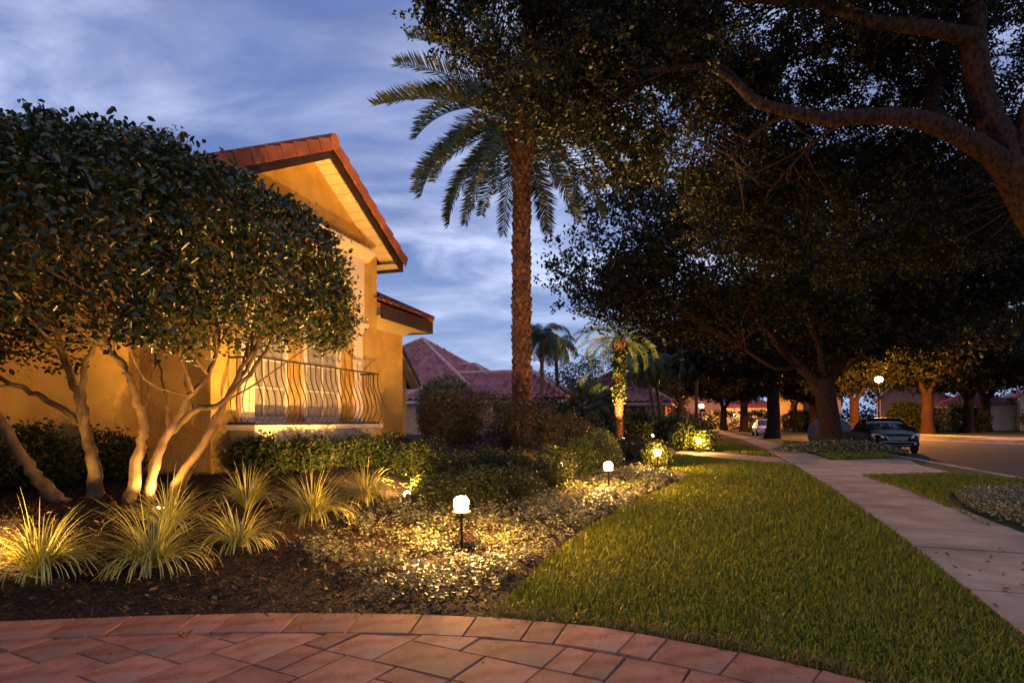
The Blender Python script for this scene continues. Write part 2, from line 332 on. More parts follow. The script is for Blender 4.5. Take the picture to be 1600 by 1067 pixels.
for nm, P, sg in (('kerb', NEAR, 1), ('far_kerb', FAR, -1)):
    Pc = [p.to_2d() for p in catmull([(*p, 0) for p in P], 5)]
    rows = []
    zt = 0.0 if sg > 0 else .03
    for off, z in ((-.22, zt+.008), (0.0, zt+.012), (.10, -.075), (.42, -.098), (.45, -.125)):
        rows.append([(p.x, p.y, z) for p in ribbon(Pc, 0, off*sg)[1]])
    tag(strip_mesh(nm, rows, M['concrete']), kind='structure')

# sidewalk of single slabs
SWL = [(2.0,1.3),(2.81,3.37),(3.27,4.48),(4.07,6.51),(5.01,9.07),(6.48,13.24),(9.22,21.33),(14.4,38.4),(23.62,72.0),(36,112)]
swc = [p.to_2d() for p in catmull([(*p, 0) for p in SWL], 40)]
sl, acc, nxt = [swc[0]], 0.0, 1.62
for a, b_ in zip(swc, swc[1:]):
    acc += (b_-a).length
    if acc >= nxt: sl.append(b_); nxt += 1.62 + rnd.uniform(-.05, .05)
walk = tag(empty('sidewalk', (4, 6, 0)), kind='structure')
A0, A1 = ribbon(sl, 0, 1.24)
for i in range(len(sl)-1):
    a, b_, c, d = A0[i], A1[i], A1[i+1], A0[i+1]; g = .026/max((d-a).length, .1)
    a, d = a + (d-a)*g, d - (d-a)*g; b_, c = b_ + (c-b_)*g, c - (c-b_)*g
    mb = MB((4, 6, 0)); zt = .028 + rnd.uniform(-.006, .006); ti = rnd.uniform(-.004, .004)
    mb.hexa([(*a, -.05), (*b_, -.05), (*c, -.05), (*d, -.05), (*a, zt), (*b_, zt+ti), (*c, zt), (*d, zt-ti)])
    mb.build('slab', M['concrete'], walk, bevel=.006)
    a2, b2 = A0[i+1], A1[i+1]; tv = (d-a).normalized()*.034; jb = MB((4, 6, 0)); jb.hexa([(*(a2-tv), -.05), (*(b2-tv), -.05), (*(b2+tv), -.05), (*(a2+tv), -.05), (*(a2-tv), .0215), (*(b2-tv), .0215), (*(b2+tv), .0215), (*(a2+tv), .0215)]); jb.build('joint', M['joint'], walk)

# driveway: driveway base sheet, curved border course and a random ashlar field, each paver a piece
drive = tag(empty('driveway', (0, 2, 0)), kind='structure')
DR = EDGE + [(-9,-2)]
sheet('joint_bed', [(x, y) for x, y in DR], .012, M['joint'], 0, drive).location = (0, -2, 0)
Pc = [p.to_2d() for p in catmull([(*p, 0) for p in EDGE[:-2]], 24)]
def clip(poly, a, b_):          # keep right of a->b
    o = []; n = Vector((b_.y-a.y, -(b_.x-a.x)))
    for i in range(len(poly)):
        p, q = poly[i], poly[(i+1) % len(poly)]; dp, dq = (p-a).dot(n), (q-a).dot(n)
        if dp >= 0: o.append(p)
        if (dp > 0) != (dq > 0) and abs(dp-dq) > 1e-9: o.append(p + (q-p)*(dp/(dp-dq)))
    return o
def paver(poly, zt):
    c = Vector((sum(p.x for p in poly)/len(poly), sum(p.y for p in poly)/len(poly)))
    P = []
    for p in poly: P.append(c + (p-c)*(1 - .004/max((p-c).length, .02)))
    n = len(P); mb = MB((c.x, c.y, 0))
    cut = lambda k: [(c + (p-c)*k) for p in P]
    jit = [rnd.uniform(-.002, .002) for _ in P]; k2 = 1 - .007/max(max((p-c).length for p in P), .05)
    T = cut(k2)
    mb.add([(p.x, p.y, -.03) for p in P] + [(p.x, p.y, zt-.008+j) for p, j in zip(P, jit)] + [(p.x, p.y, zt+j) for p, j in zip(T, jit)],
           [(i, (i+1) % n, n+(i+1) % n, n+i) for i in range(n)] + [(n+i, n+(i+1) % n, 2*n+(i+1) % n, 2*n+i) for i in range(n)] + [tuple(range(2*n, 3*n))])
    o = mb.build('paver', M['paver'], drive); o.location = (c.x, c.y-2, 0)
    return o
BW = .345
acc, start = 0.0, 0; wid = rnd.choice([.36,.30,.17])
for i in range(1, len(Pc)):
    acc += (Pc[i]-Pc[i-1]).length
    if acc >= wid:
        seg = Pc[start:i+1]; inn = ribbon(Pc, 0, BW)[1][start:i+1]
        if -5.2 < seg[0].x < 2.7 and len(seg) > 1:
            poly = [seg[0], seg[len(seg)//2], seg[-1], inn[-1], inn[len(inn)//2], inn[0]]
            paver(poly, .036 + rnd.uniform(-.002, .003))
        start = i; acc = 0; wid = rnd.choice([.40,.37,.36,.30,.17,.19,.33])
INN = [p for p in ribbon(Pc, 0, BW + .004)[1]][::12]
U = .155; ang = R(-28); gx = Vector((math.cos(ang), math.sin(ang))); gy = Vector((-gx.y, gx.x))
occ = set(); G = 44
for jj in range(-G, G):
    for ii in range(-G, G):
        if (ii, jj) in occ: continue
        opts = [(2,2),(3,2),(2,3),(3,3),(2,1),(1,2),(3,2),(2,3),(2,2)]; rnd.shuffle(opts); opts.append((1,1))
        for w, h in opts:
            cells = [(ii+a, jj+b_) for a in range(w) for b_ in range(h)]
            if not any(c in occ for c in cells): break
        occ.update(cells)
        p0 = gx*(ii*U) + gy*(jj*U); poly = [p0, p0+gx*(w*U), p0+gx*(w*U)+gy*(h*U), p0+gy*(h*U)]
        c = sum(poly, Vector((0, 0)))/4
        if c.y < 1.6 or abs(c.x+.5) > 5.0: continue
        for a, b_ in zip(INN, INN[1:]):
            if min((p-a).dot(Vector((b_.y-a.y, -(b_.x-a.x)))) for p in poly) < 0: poly = clip(poly, a, b_)
            if len(poly) < 3: break
        if len(poly) < 3: continue
        ar = abs(sum(poly[k].x*poly[(k+1) % len(poly)].y - poly[(k+1) % len(poly)].x*poly[k].y for k in range(len(poly))))/2
        if ar > .004: paver(poly, .034 + rnd.uniform(-.003, .003))

# planting bed
xs = np.arange(-9, 6.2, .09); ys = np.arange(2.4, 34, .09)
GX, GY = np.meshgrid(xs, ys); Z = bed_z(GX, GY) + .006 + .012*rng.random(GX.shape)
mask = inside(BED, (GX[:-1,:-1]+GX[1:,1:])/2, (GY[:-1,:-1]+GY[1:,1:])/2)
idx = np.arange(GX.size).reshape(GX.shape); Fq = np.stack([idx[:-1,:-1], idx[:-1,1:], idx[1:,1:], idx[1:,:-1]], axis=-1)[mask]
used, inv = np.unique(Fq, return_inverse=True)
tag(mesh_np('planting_bed', np.stack([GX, GY, Z], -1).reshape(-1, 3)[used], inv.reshape(-1, 4), M['mulchbed'], smooth=True), kind='structure')

# neighbour's brick walk, concrete apron, far pavements
mw, n, l, b = mat_new('brick_walkway'); t = n.new('ShaderNodeTexCoord'); br = n.new('ShaderNodeTexBrick'); l.new(t.outputs['Object'], br.inputs['Vector'])
br.inputs['Scale'].default_value = 3.2; br.inputs['Color1'].default_value = (.30,.14,.11,1); br.inputs['Color2'].default_value = (.38,.2,.16,1); br.inputs['Mortar'].default_value = (.1,.06,.05,1)
l.new(br.outputs[0], b.inputs['Base Color']); setsock(b, Roughness=.85); M['brickwalkway'] = mw
tag(sheet('brick_walkway', [gd(*p) for p in [(1243,727),(1215,715),(1150,710),(1080,704),(1040,694),(1012,686),(945,688),(975,695),(1000,703),(1060,709),(1130,716)]], .012, M['brickwalkway'], .05), kind='structure')
tag(sheet('driveway_apron', [gd(*p) for p in [(1289,720),(1330,719),(1405,717),(1424,720),(1436,727),(1484,738),(1440,740),(1345,742),(1318,731)]], .014, M['concrete'], .06), kind='structure')
tag(sheet('far_pavement', [(33.2,38),(34.8,38),(36.5,52),(39,62),(48,88),(46.4,88),(37.4,62.5),(34.9,52.4)], .045, M['concrete'], .05), kind='structure')
tag(sheet('far_driveway', [(29.5,36.5),(30.2,41),(48,49),(50,43)], .05, M['concrete'], .05), kind='structure')

# ------------------------------------------------------------------ the stucco house
HB = SQ(8.75, -6.32)                                 # base of the house; local x runs along the front, local y runs into the house
house = tag(empty('stucco_house', (HB.x, HB.y, 0), TH), 'orange stucco house with tiled gable and curved iron balcony', 'house')
HO = (8.75, 6.32, 0)
def hb(): return MB(HO)
W0, WR, WB = 6.32, 6.60, 7.55
S0, S1, SA = 6.64, 11.00, 8.82                       # gable block
ZE, ZA = 4.55, 5.70
# gable block walls: front wall with the arched opening left out
OPL, OPR, SPR, RISE, OPB = 7.43, 10.09, 3.06, .92, 1.10
def arch_pts(n=18, grow=0.0):
    c = (OPL+OPR)/2; a = (OPR-OPL)/2 + grow; return [(c + a*math.cos(math.pi*(1-i/n)), SPR + (RISE+grow)*math.sin(math.pi*(1-i/n))) for i in range(n+1)]
def arch_wall(mb, y0, y1, x0, x1, z0, top, grow=0.0):
    """slab from y0 to y1 with an arched opening; top(x) gives the upper edge"""
    ap = arch_pts(18, grow); l_, r_ = OPL-grow, OPR+grow
    for a, b_ in ((x0, l_), (r_, x1)):
        mb.hexa([(a,y0,z0),(b_,y0,z0),(b_,y1,z0),(a,y1,z0),(a,y0,top(a)),(b_,y0,top(b_)),(b_,y1,top(b_)),(a,y1,top(a))])
    for (xa, za), (xb, zb) in zip(ap, ap[1:]):
        mb.hexa([(xa,y0,za),(xb,y0,zb),(xb,y1,zb),(xa,y1,za),(xa,y0,top(xa)),(xb,y0,top(xb)),(xb,y1,top(xb)),(xa,y1,top(xa))])
gtop = lambda x: ZE + (ZA-ZE)*(1-abs(x-SA)/(SA-S0)) if S0 <= x <= S1 else ZE
mb = hb(); arch_wall(mb, W0, W0+.16, S0, SA, -.2, gtop) if False else None
# front wall in columns so that the gable slopes stay straight
ap = arch_pts(18)
xs_ = sorted(set([S0, OPL, OPR, S1, SA] + [p[0] for p in ap]))
for xa, xb in zip(xs_, xs_[1:]):
    if xb <= OPL + 1e-6 or xa >= OPR - 1e-6: za = zb = -.2
    else:
        ell = lambda x: SPR + RISE*math.sqrt(max(0, 1-((x-(OPL+OPR)/2)/((OPR-OPL)/2))**2)); za, zb = ell(xa), ell(xb)
        mb.hexa([(xa,W0,-.2),(xb,W0,-.2),(xb,W0+.28,-.2),(xa,W0+.28,-.2),(xa,W0,OPB),(xb,W0,OPB),(xb,W0+.28,OPB),(xa,W0+.28,OPB)])
    mb.hexa([(xa,W0,za),(xb,W0,zb),(xb,W0+.28,zb),(xa,W0+.28,za),(xa,W0,gtop(xa)),(xb,W0,gtop(xb)),(xb,W0+.28,gtop(xb)),(xa,W0+.28,gtop(xa))])
mb.box(S0, S0+.25, W0+.28, 10.5, -.2, ZE-.05); mb.box(S1-.25, S1, W0+.28, 10.5, -.2, ZE-.05)
mb.build('gable_wall', M['stucco'], house)
mb = hb(); mb.box(OPL-.05, OPR+.05, WR+.003, WR+.2, OPB-.1, SPR+RISE+.15); mb.build('recess_wall', M['stucco'], house)
mb = hb(); mb.box(-6, S0+.1, WB, WB+.3, -.2, 3.35); mb.build('side_wall', M['stucco'], house)
mb = hb(); mb.box(S1-.1, 12.93, 6.75, 7.05, -.2, 3.26); mb.box(12.63, 12.93, 7.05, 11, -.2, 3.26); mb.build('wing_wall', M['stucco'], house)
# cream surround with arch
mb = hb(); WS = 6.25
SU0, SU1, SUT = 7.10, 10.41, 4.26
xs2 = sorted(set([SU0, OPL+.0, OPR, SU1] + [p[0] for p in ap]))
for xa, xb in zip(xs2, xs2[1:]):
    if xb <= OPL+1e-6 or xa >= OPR-1e-6: za = zb = SPR
    else: za, zb = ell(xa), ell(xb)
    mb.hexa([(xa,WS,za),(xb,WS,zb),(xb,W0-.003,zb),(xa,W0-.003,za),(xa,WS,SUT),(xb,WS,SUT),(xb,W0-.003,SUT),(xa,W0-.003,SUT)])
mb.build('arch_surround', M['stucco_cream'], house)
mb = hb(); o_ = arch_pts(22, .0); w_ = arch_pts(22, .16)
for (a, b_), (c, d) in zip(zip(o_, o_[1:]), zip(w_, w_[1:])):
    mb.hexa([(a[0],WS-.03,a[1]),(b_[0],WS-.03,b_[1]),(b_[0],WS-.002,b_[1]),(a[0],WS-.002,a[1]),(c[0],WS-.03,c[1]),(d[0],WS-.03,d[1]),(d[0],WS-.002,d[1]),(c[0],WS-.002,c[1])])
mb.build('arch_moulding', M['stucco_cream'], house)
for x0, x1 in ((SU0, OPL), (OPR, SU1-.02)):
    mb = hb(); mb.box(x0+.02, x1-.02, WS+.005, W0-.003, OPB, SPR-.16)
    pil = mb.build('pilaster', M['stucco_cream'], house, bevel=.01)
    mb = hb(); prof = [(0,-.17),(.012,-.15),(.012,-.13),(.03,-.10),(.075,-.06),(.085,-.03),(.085,0)]
    for (a, za), (b_, zb) in zip(prof, prof[1:]):
        mb.hexa([(x0+.02-a,WS-a,SPR+za),(x1-.02+a,WS-a,SPR+za),(x1-.02+a,W0-.004,SPR+za),(x0+.02-a,W0-.004,SPR+za),
                 (x0+.02-b_,WS-b_,SPR+zb-.001),(x1-.02+b_,WS-b_,SPR+zb-.001),(x1-.02+b_,W0-.004,SPR+zb-.001),(x0+.02-b_,W0-.004,SPR+zb-.001)])
    mb.build('capital', M['stucco_cream'], pil)
mb = hb(); prof = [(WS-.006,4.262),(WS-.02,4.262),(WS-.03,4.285),(WS-.06,4.31),(WS-.11,4.355),(WS-.17,4.385),(WS-.19,4.40),(WS-.20,4.45),(WS-.17,4.47),(W0-.004,4.49),(W0-.004,4.262)]
mb.prism(prof, 0, SU0-.12, SU1+.14); mb.build('cornice', M['stucco_cream'], house)
# windows
def window(s0, s1, z0, z1, y, rows=4, cols=2, rise=.22):
    fw = .085; w = hb(); n = 10; c = (s0+s1)/2; a = (s1-s0)/2
    pt = lambda g: [(c + (a-g)*math.cos(math.pi*(1-i/n)), z1-rise + (rise-g*.6)*math.sin(math.pi*(1-i/n))) for i in range(n+1)]
    w.box(s0, s0+fw, y-.07, y, z0, z1-rise); w.box(s1-fw, s1, y-.07, y, z0, z1-rise); w.box(s0, s1, y-.07, y+.002, z0-.02, z0+.10)
    for (p, p2), (q, q2) in zip(zip(pt(fw), pt(fw)[1:]), zip(pt(0), pt(0)[1:])):
        w.hexa([(p[0],y-.07,p[1]),(p2[0],y-.07,p2[1]),(p2[0],y,p2[1]),(p[0],y,p[1]),(q[0],y-.07,q[1]),(q2[0],y-.07,q2[1]),(q2[0],y,q2[1]),(q[0],y,q[1])])
    wo = w.build('window', M['trim'], house, bevel=.008)
    gx0, gx1, gz0, gz1 = s0+fw, s1-fw, z0+.10, z1-rise
    mt = hb(); ph = (gz1-gz0)/rows
    for k in range(1, cols): x = gx0 + (gx1-gx0)*k/cols; mt.box(x-.014, x+.014, y-.045, y-.02, gz0, gz1+rise*.75)
    for k in range(1, rows+1): h_ = .03 if k == 2 else .014; mt.box(gx0, gx1, y-.05, y-.018, gz0+ph*k-h_, gz0+ph*k+h_)
    mt.build('muntin', M['trim'], wo)
    for r_ in range(rows):
        for k in range(cols):
            g = hb(); x0 = gx0+(gx1-gx0)*k/cols; x1 = gx0+(gx1-gx0)*(k+1)/cols; g.add([(x0,y-.032,gz0+ph*r_),(x1,y-.032,gz0+ph*r_),(x1,y-.032,gz0+ph*(r_+1)),(x0,y-.032,gz0+ph*(r_+1))], [(0,1,2,3)])
            g.build('pane', M['pane'], wo)
    bl = hb(); z = gz0
    while z < gz1+rise*.7:
        bl.add([(gx0,y-.010,z),(gx1,y-.010,z),(gx1,y-.002,z+.043),(gx0,y-.002,z+.043)], [(0,1,2,3)]); z += .047
    for x in (gx0+.12, gx1-.12): bl.box(x-.008, x+.008, y-.014, y-.011, gz0, gz1+rise*.6)
    tag(bl.build('blind', M['blind'], wo), kind='stuff')
window(7.40, 8.52, 1.17, 3.30, WR-.002); window(8.94, 10.06, 1.17, 3.30, WR-.002)
# balcony
mb = hb(); mb.box(6.87, 10.33, 5.80, W0-.004, 1.075, 1.15); slab_o = mb.build('balcony_slab', M['stucco_cream'], house, bevel=.012)
mb = hb(); xs3 = [(6.97,1.074),(10.23,1.074),(10.2,.99),(10.1,.90),(9.95,.85),(7.2,.83),(7.05,.88),(6.99,.97)]
mb.prism(xs3, 1, 5.90, W0-.004); mb.build('corbel', M['stucco_cream'], slab_o)
for x in (7.35, 9.4):
    mb = hb(); mb.prism([(6.0,.829),(W0-.004,.829),(W0-.004,.35),(6.22,.42),(6.1,.6)], 0, x, x+.45); mb.build('bracket', M['stucco'], slab_o, bevel=.01)
rail = hb(); RX0, RX1, RY, RZ0, RZ1 = 6.97, 10.28, 5.885, 1.185, 2.085
rail.box(RX0-.02, RX1+.02, RY-.02, RY+.02, RZ1-.012, RZ1+.014); rail.box(RX0-.02, RX1+.02, RY-.02, RY+.02, RZ0-.03, RZ0)
for x in (RX0, RX1):
    rail.box(x-.02, x+.02, RY+.0202, W0-.003, RZ1-.012, RZ1+.014); rail.box(x-.02, x+.02, RY+.0202, W0-.003, RZ0-.03, RZ0)
rail_o = rail.build('balcony_railing', M['iron'], house)
bprof = [(0,.888),(0,.74),(.008,.66),(.035,.57),(.075,.47),(.11,.37),(.125,.28),(.118,.20),(.085,.12),(.045,.055),(.012,.0)]
def bal(): 
    b_ = MB(); pts = catmull([(0, -a, z) for a, z in bprof], 2); b_.tube(pts, .0085, 6)
    me = bpy.data.meshes.new('baluster'); me.from_pydata(b_.v, [], b_.f); me.materials.append(M['iron']); return me
bme = bal(); nb = 25
spots = [(RX0 + (RX1-RX0)*i/(nb-1), RY, 0) for i in range(nb)] + [(RX0, RY+.1*k, R(-90)) for k in (1,2,3)] + [(RX1, RY+.1*k, R(90)) for k in (1,2,3)]
for x, y, rz in spots:
    o = link('baluster', bme, None, rail_o); o.location = (x-HO[0], y-HO[1], RZ0); o.rotation_euler = (0, 0, rz)
# gable roof: deck, fascia, soffit boards, rake tiles
slope = (ZA-ZE)/(SA-S0); OV = .30; YF = 5.90
roof_o = None
for sg in (-1, 1):
    ex = SA + sg*(SA-S0+OV); ez = ZE - OV*slope; L = math.hypot(ex-SA, ZA-ez); u = Vector(((ex-SA)/L, 0, (ez-ZA)/L)); nrm = Vector((-u.z*sg, 0, u.x*sg))
    def P(t, y, h): v = Vector((SA, y, ZA)) + u*t + nrm*h; return tuple(v)
    mb = hb(); mb.hexa([P(0,YF+.04,.02),P(L,YF+.04,.02),P(L,10.6,.02),P(0,10.6,.02),P(0,YF+.04,.16),P(L,YF+.04,.16),P(L,10.6,.16),P(0,10.6,.16)])
    deck = mb.build('roof', M['tilefield'], house)
    mb = hb(); mb.hexa([P(-.02,YF,-.13),P(L+.03,YF,-.13),P(L+.03,YF+.04,-.13),P(-.02,YF+.04,-.13),P(-.02,YF,.12),P(L+.03,YF,.12),P(L+.03,YF+.04,.12),P(-.02,YF+.04,.12)])
    mb.build('fascia', M['fascia'], house)
    nb_ = 13
    for k in range(nb_):
        t0, t1 = L*k/nb_ + .004, L*(k+1)/nb_ - .004
        mb = hb(); mb.hexa([P(t0,YF+.042,-.055),P(t1,YF+.042,-.055),P(t1,W0-.004,-.055),P(t0,W0-.004,-.055),P(t0,YF+.042,-.035),P(t1,YF+.042,-.035),P(t1,W0-.004,-.035),P(t0,W0-.004,-.035)])
        mb.build('soffit_board', M['soffit'], house)
    mb = hb(); mb.hexa([P(0,YF+.05,-.034),P(L,YF+.05,-.034),P(L,W0-.01,-.034),P(0,W0-.01,-.034),P(0,YF+.05,.019),P(L,YF+.05,.019),P(L,W0-.01,.019),P(0,W0-.01,.019)]); mb.build('soffit_backing', M['fascia'], house)
    # level return under the eave
    xw = S1 if sg > 0 else S0; mb = hb(); x0, x1 = sorted((xw+sg*.003, ex-sg*.01)); mb.box(x0, x1, YF+.042, 10.4, ez-.08, ez-.05); mb.build('eave_soffit', M['soffit'], house)
    mb = hb(); x0, x1 = sorted((ex, ex+sg*.035)); mb.box(x0, x1, YF+.001, 10.5, ez-.14, ez+.1); mb.build('fascia', M['fascia'], house)
    nt_ = 8
    for k in range(nt_):
        t0, t1 = L*k/nt_ - .03, L*(k+1)/nt_ + .05; hh = .03
        tb = hb(); a0, a1 = YF-.055, YF+.16
        # L-shaped rake tile: face and top, the lower end riding proud of the next one
        tb.hexa([P(t0,a0+.012,-.005),P(t1,a0-.008,-.01-.0),P(t1,a0+.012,-.01),P(t0,a0+.032,-.005),P(t0,a0+.012,.175),P(t1,a0-.008,.175+hh),P(t1,a0+.012,.175+hh),P(t0,a0+.032,.175)])
        tb.hexa([P(t0,a0+.033,.155),P(t1,a0+.013,.155+hh),P(t1,a1,.165+hh),P(t0,a1,.165),P(t0,a0+.033,.175),P(t1,a0+.013,.175+hh),P(t1,a1,.19+hh),P(t0,a1,.19)])
        tb.build('rake_tile', M['tile'], deck, bevel=.006)
mb = hb()
mb.lathe([(.11,5.8),(.13,6.2),(.13,10.5)], (0,0,0), 12) if False else None
k = 12
for i in range(10):
    y0 = YF - .06 + i*.45; tb = hb(); tb.tube([(SA, y0, ZA+.13), (SA, y0+.47, ZA+.145)], [.125, .115], 12); tb.build('ridge_tile', M['tile'], house, smooth=True, auto=40)

def tile_field(name, O, u, v, poly, mat, parent, pw=.28, pl=.34, off=(0,0,0), amp=.045):
    """barrel tiles over the polygon (2D in u,v) of a roof plane; O origin, u along the eave, v up the slope"""
    O = Vector(O) - Vector(off); u = Vector(u).normalized(); v = Vector(v).normalized(); w = u.cross(v)
    if w.z < 0: w = -w
    xs = [p[0] for p in poly]; ys = [p[1] for p in poly]; us = np.arange(min(xs), max(xs), pw); vs_ = np.arange(min(ys), max(ys), pl)
    Ug, Vg = np.meshgrid(us, vs_); mk = inside(poly, Ug+pw/2, Vg+pl/2); c = np.stack([Ug[mk], Vg[mk]], -1); n = len(c)
    prof = np.array([(0,.0),(.12,.75),(.3,1.0),(.48,.75),(.6,0.0),(.8,-.25),(1.0,0)]); kk = len(prof)
    A = np.zeros((n, 2, kk, 3)); 
    for e, (dv, dh) in enumerate(((0.0, .035), (pl*1.06, 0.0))):
        A[:, e, :, 0] = c[:, 0:1] + prof[None, :, 0]*pw; A[:, e, :, 1] = c[:, 1:2] + dv; A[:, e, :, 2] = prof[None, :, 1]*amp + dh + .05
    W3 = np.array(O)[None] + A.reshape(-1, 3)[:, 0:1]*np.array(u) + A.reshape(-1, 3)[:, 1:2]*np.array(v) + A.reshape(-1, 3)[:, 2:3]*np.array(w)
    b0 = np.arange(n)[:, None]*(2*kk); q = np.concatenate([b0 + np.array([[j, j+1, kk+j+1, kk+j]]) for j in range(kk-1)])
    return tag(mesh_np(name, W3, q, mat, parent, smooth=False), kind='stuff')
# lower wing with eave along the front and a hip on its right
ws = .47; ey, ez0 = 6.20, 3.50; sx1 = 13.42
mb = hb(); n_ = Vector((0,1,ws)).normalized()
run = 3.2
XL = S1+.005; mb.hexa([(XL,ey+.03,ez0-.02),(sx1-.02,ey+.03,ez0-.02),(XL+.02,ey+2.38,ez0+2.38*ws-.02),(XL,ey+2.38,ez0+2.38*ws-.02),(XL,ey+.03,ez0+.07),(sx1-.02,ey+.03,ez0+.07),(XL+.02,ey+2.38,ez0+2.38*ws+.07),(XL,ey+2.38,ez0+2.38*ws+.07)])
wr = mb.build('wing_roof', M['tilefield'], house)
tile_field('roof_tiles', (10.62,ey,ez0+.04), (1,0,0), (0,1,ws), [(.25,-.03),(sx1-10.6,-.03),(.42,2.6),(.25,2.6)], M['tilefield'], wr, off=HO)
mb = hb(); mb.box(11.0, sx1-.035, ey-.002, ey+.035, ez0-.22, ez0+.05); mb.box(sx1-.034, sx1, ey-.002, 9.6, ez0-.22, ez0+.05); mb.build('fascia', M['fascia'], house)
mb = hb(); mb.prism([(ey+.036,ez0-.2),(6.748,ez0-.2),(6.748,ez0-.32),(6.70,ez0-.30),(6.62,ez0-.27),(6.5,ez0-.225)], 0, 11.0, 12.95); mb.box(11.0, sx1-.036, ey+.0365, 6.9, ez0-.1955, ez0-.17); mb.box(12.935, sx1-.036, 6.9, 9.6, ez0-.195, ez0-.17); mb.build('eave_soffit', M['soffit'], house)
# hip ridge tiles of the wing
for i in range(6):
    t0, t1 = i/9, (i+1.1)/9; a = Vector((sx1-run*t0, ey+run*t0, ez0+run*t0*ws+.11)); b_ = Vector((sx1-run*t1, ey+run*t1, ez0+run*t1*ws+.12))
    tb = hb(); tb.tube([a, b_], [.10, .09], 8); tb.build('ridge_tile', M['tile'], house)
# main roof behind the clipped tree
mb = hb(); mb.hexa([(-6,7.1,3.35),(6.6,7.1,3.35),(6.6,10,4.6),(-6,10,4.6),(-6,7.1,3.5),(6.6,7.1,3.5),(6.6,10,4.75),(-6,10,4.75)]); mb.build('main_roof', M['tilefield'], house)
mb = hb(); mb.box(-6, 6.56, 7.06, 7.098, 3.25, 3.5); mb.build('fascia', M['fascia'], house)
# far entrance wing
fw = SQ(20.6, -10.6)
wing = tag(empty('entry_wing', (fw.x, fw.y, 0), TH), 'small yellow lit gable wing behind the stucco house corner', 'house wing')
mb = MB(); mb.prism([(-2.6,-.1),(.0,-.1),(.0,2.75),(-2.6,4.9)], 1, 0, .25); mb.box(-.25, 0, .25, 4, -.1, 2.7); mb.build('wall', M['stucco'], wing)
mb = MB(); mb.hexa([(-2.7,-.4,4.98),(.38,-.4,2.44),(.38,4,2.44),(-2.7,4,4.98),(-2.7,-.4,5.2),(.38,-.4,2.66),(.38,4,2.66),(-2.7,4,5.2)]); mb.build('roof', M['fascia'], wing)
mb = MB(); mb.hexa([(-2.7,-.38,4.93),(.34,-.38,2.43),(.34,-.005,2.43),(-2.7,-.005,4.93),(-2.7,-.38,4.975),(.34,-.38,2.47),(.34,-.005,2.47),(-2.7,-.005,4.975)]); mb.build('soffit', M['soffit'], wing)

# ------------------------------------------------------------------ trees
def limb(mb, pts, r0, r1, k=8, n=5, wob=.0, flare=1.0):
    P = catmull(pts, n); m = len(P)
    if wob: P = [P[0]] + [p + Vector((rnd.uniform(-wob, wob), rnd.uniform(-wob, wob), rnd.uniform(-wob, wob))) for p in P[1:-1]] + [P[-1]]
    rad = [r0 + (r1-r0)*i/(m-1) for i in range(m)]
    if flare > 1: rad = [r*(1 + (flare-1)*max(0, 1-i/(m*.35))**2) for i, r in enumerate(rad)]
    mb.tube(P, rad, k); return P
def twigs(mb, roots, targets, r=.012, wob=.12):
    for t in targets:
        b_ = min(rnd.sample(roots, min(len(roots), 12)), key=lambda p: (p-Vector(t)).length); t = Vector(t)
        m1 = b_.lerp(t, .4) + Vector((rnd.uniform(-wob, wob), rnd.uniform(-wob, wob), rnd.uniform(-wob, wob)))
        cp = catmull([b_, m1, b_.lerp(t, .75) + Vector((rnd.uniform(-wob, wob), rnd.uniform(-wob, wob), rnd.uniform(-wob*.5, wob)))*.6, t], 3); mb.tube(cp, [r*(1-.82*i/(len(cp)-1)) for i in range(len(cp))], 5, False)

# clipped multi-trunk tree in front of the house
LB = Vector((-3.65, 5.75, float(bed_z(-3.65, 5.75))))
lig = tag(empty('ligustrum_tree', LB), 'large clipped tree with many bare crooked stems and dense rounded crown', 'tree')
STEMS = [([(203,800,5.75),(216,710,5.75),(224,668,5.75),(208,610,5.7),(192,570,5.65),(158,524,5.6),(130,440,5.5)], .085, .03),
 ([(232,785,5.85),(240,730,5.85),(256,688,5.85),(304,642,5.95),(344,630,6.05),(398,574,6.2),(430,520,6.4)], .075, .03),
 ([(225,785,5.8),(252,700,5.7),(276,656,5.65),(296,618,5.65),(330,576,5.65),(345,500,5.7),(330,420,5.8)], .06, .025),
 ([(252,778,5.95),(296,722,6.0),(336,666,6.1),(360,610,6.2),(400,542,6.4),(440,505,6.6),(490,470,6.9)], .065, .022),
 ([(272,765,6.2),(320,688,6.25),(352,626,6.3),(384,578,6.35),(420,500,6.4),(440,430,6.4)], .055, .02),
 ([(100,790,5.6),(70,760,5.6),(38,718,5.6),(0,655,5.6),(-35,580,5.5),(-60,500,5.4)], .11, .05),
 ([(150,790,5.9),(146,735,5.9),(134,676,5.9),(124,626,5.85),(108,582,5.8),(88,520,5.7),(70,420,5.6)], .105, .04),
 ([(135,680,5.9),(132,640,5.8),(134,570,5.75),(160,520,5.7),(185,460,5.7),(190,390,5.7)], .06, .025),
 ([(118,660,5.88),(98,640,5.8),(48,612,5.7),(0,590,5.6),(-50,545,5.5)], .055, .03),
 ([(222,665,5.75),(230,620,5.9),(245,560,6.0),(262,500,6.1),(265,420,6.1)], .04, .018),
 ([(258,690,5.85),(262,640,5.9),(252,580,6.0),(228,520,6.05),(215,440,6.0)], .035, .015),
 ([(300,640,5.95),(290,590,6.0),(300,540,6.1),(330,480,6.2)], .03, .012)]
roots = []
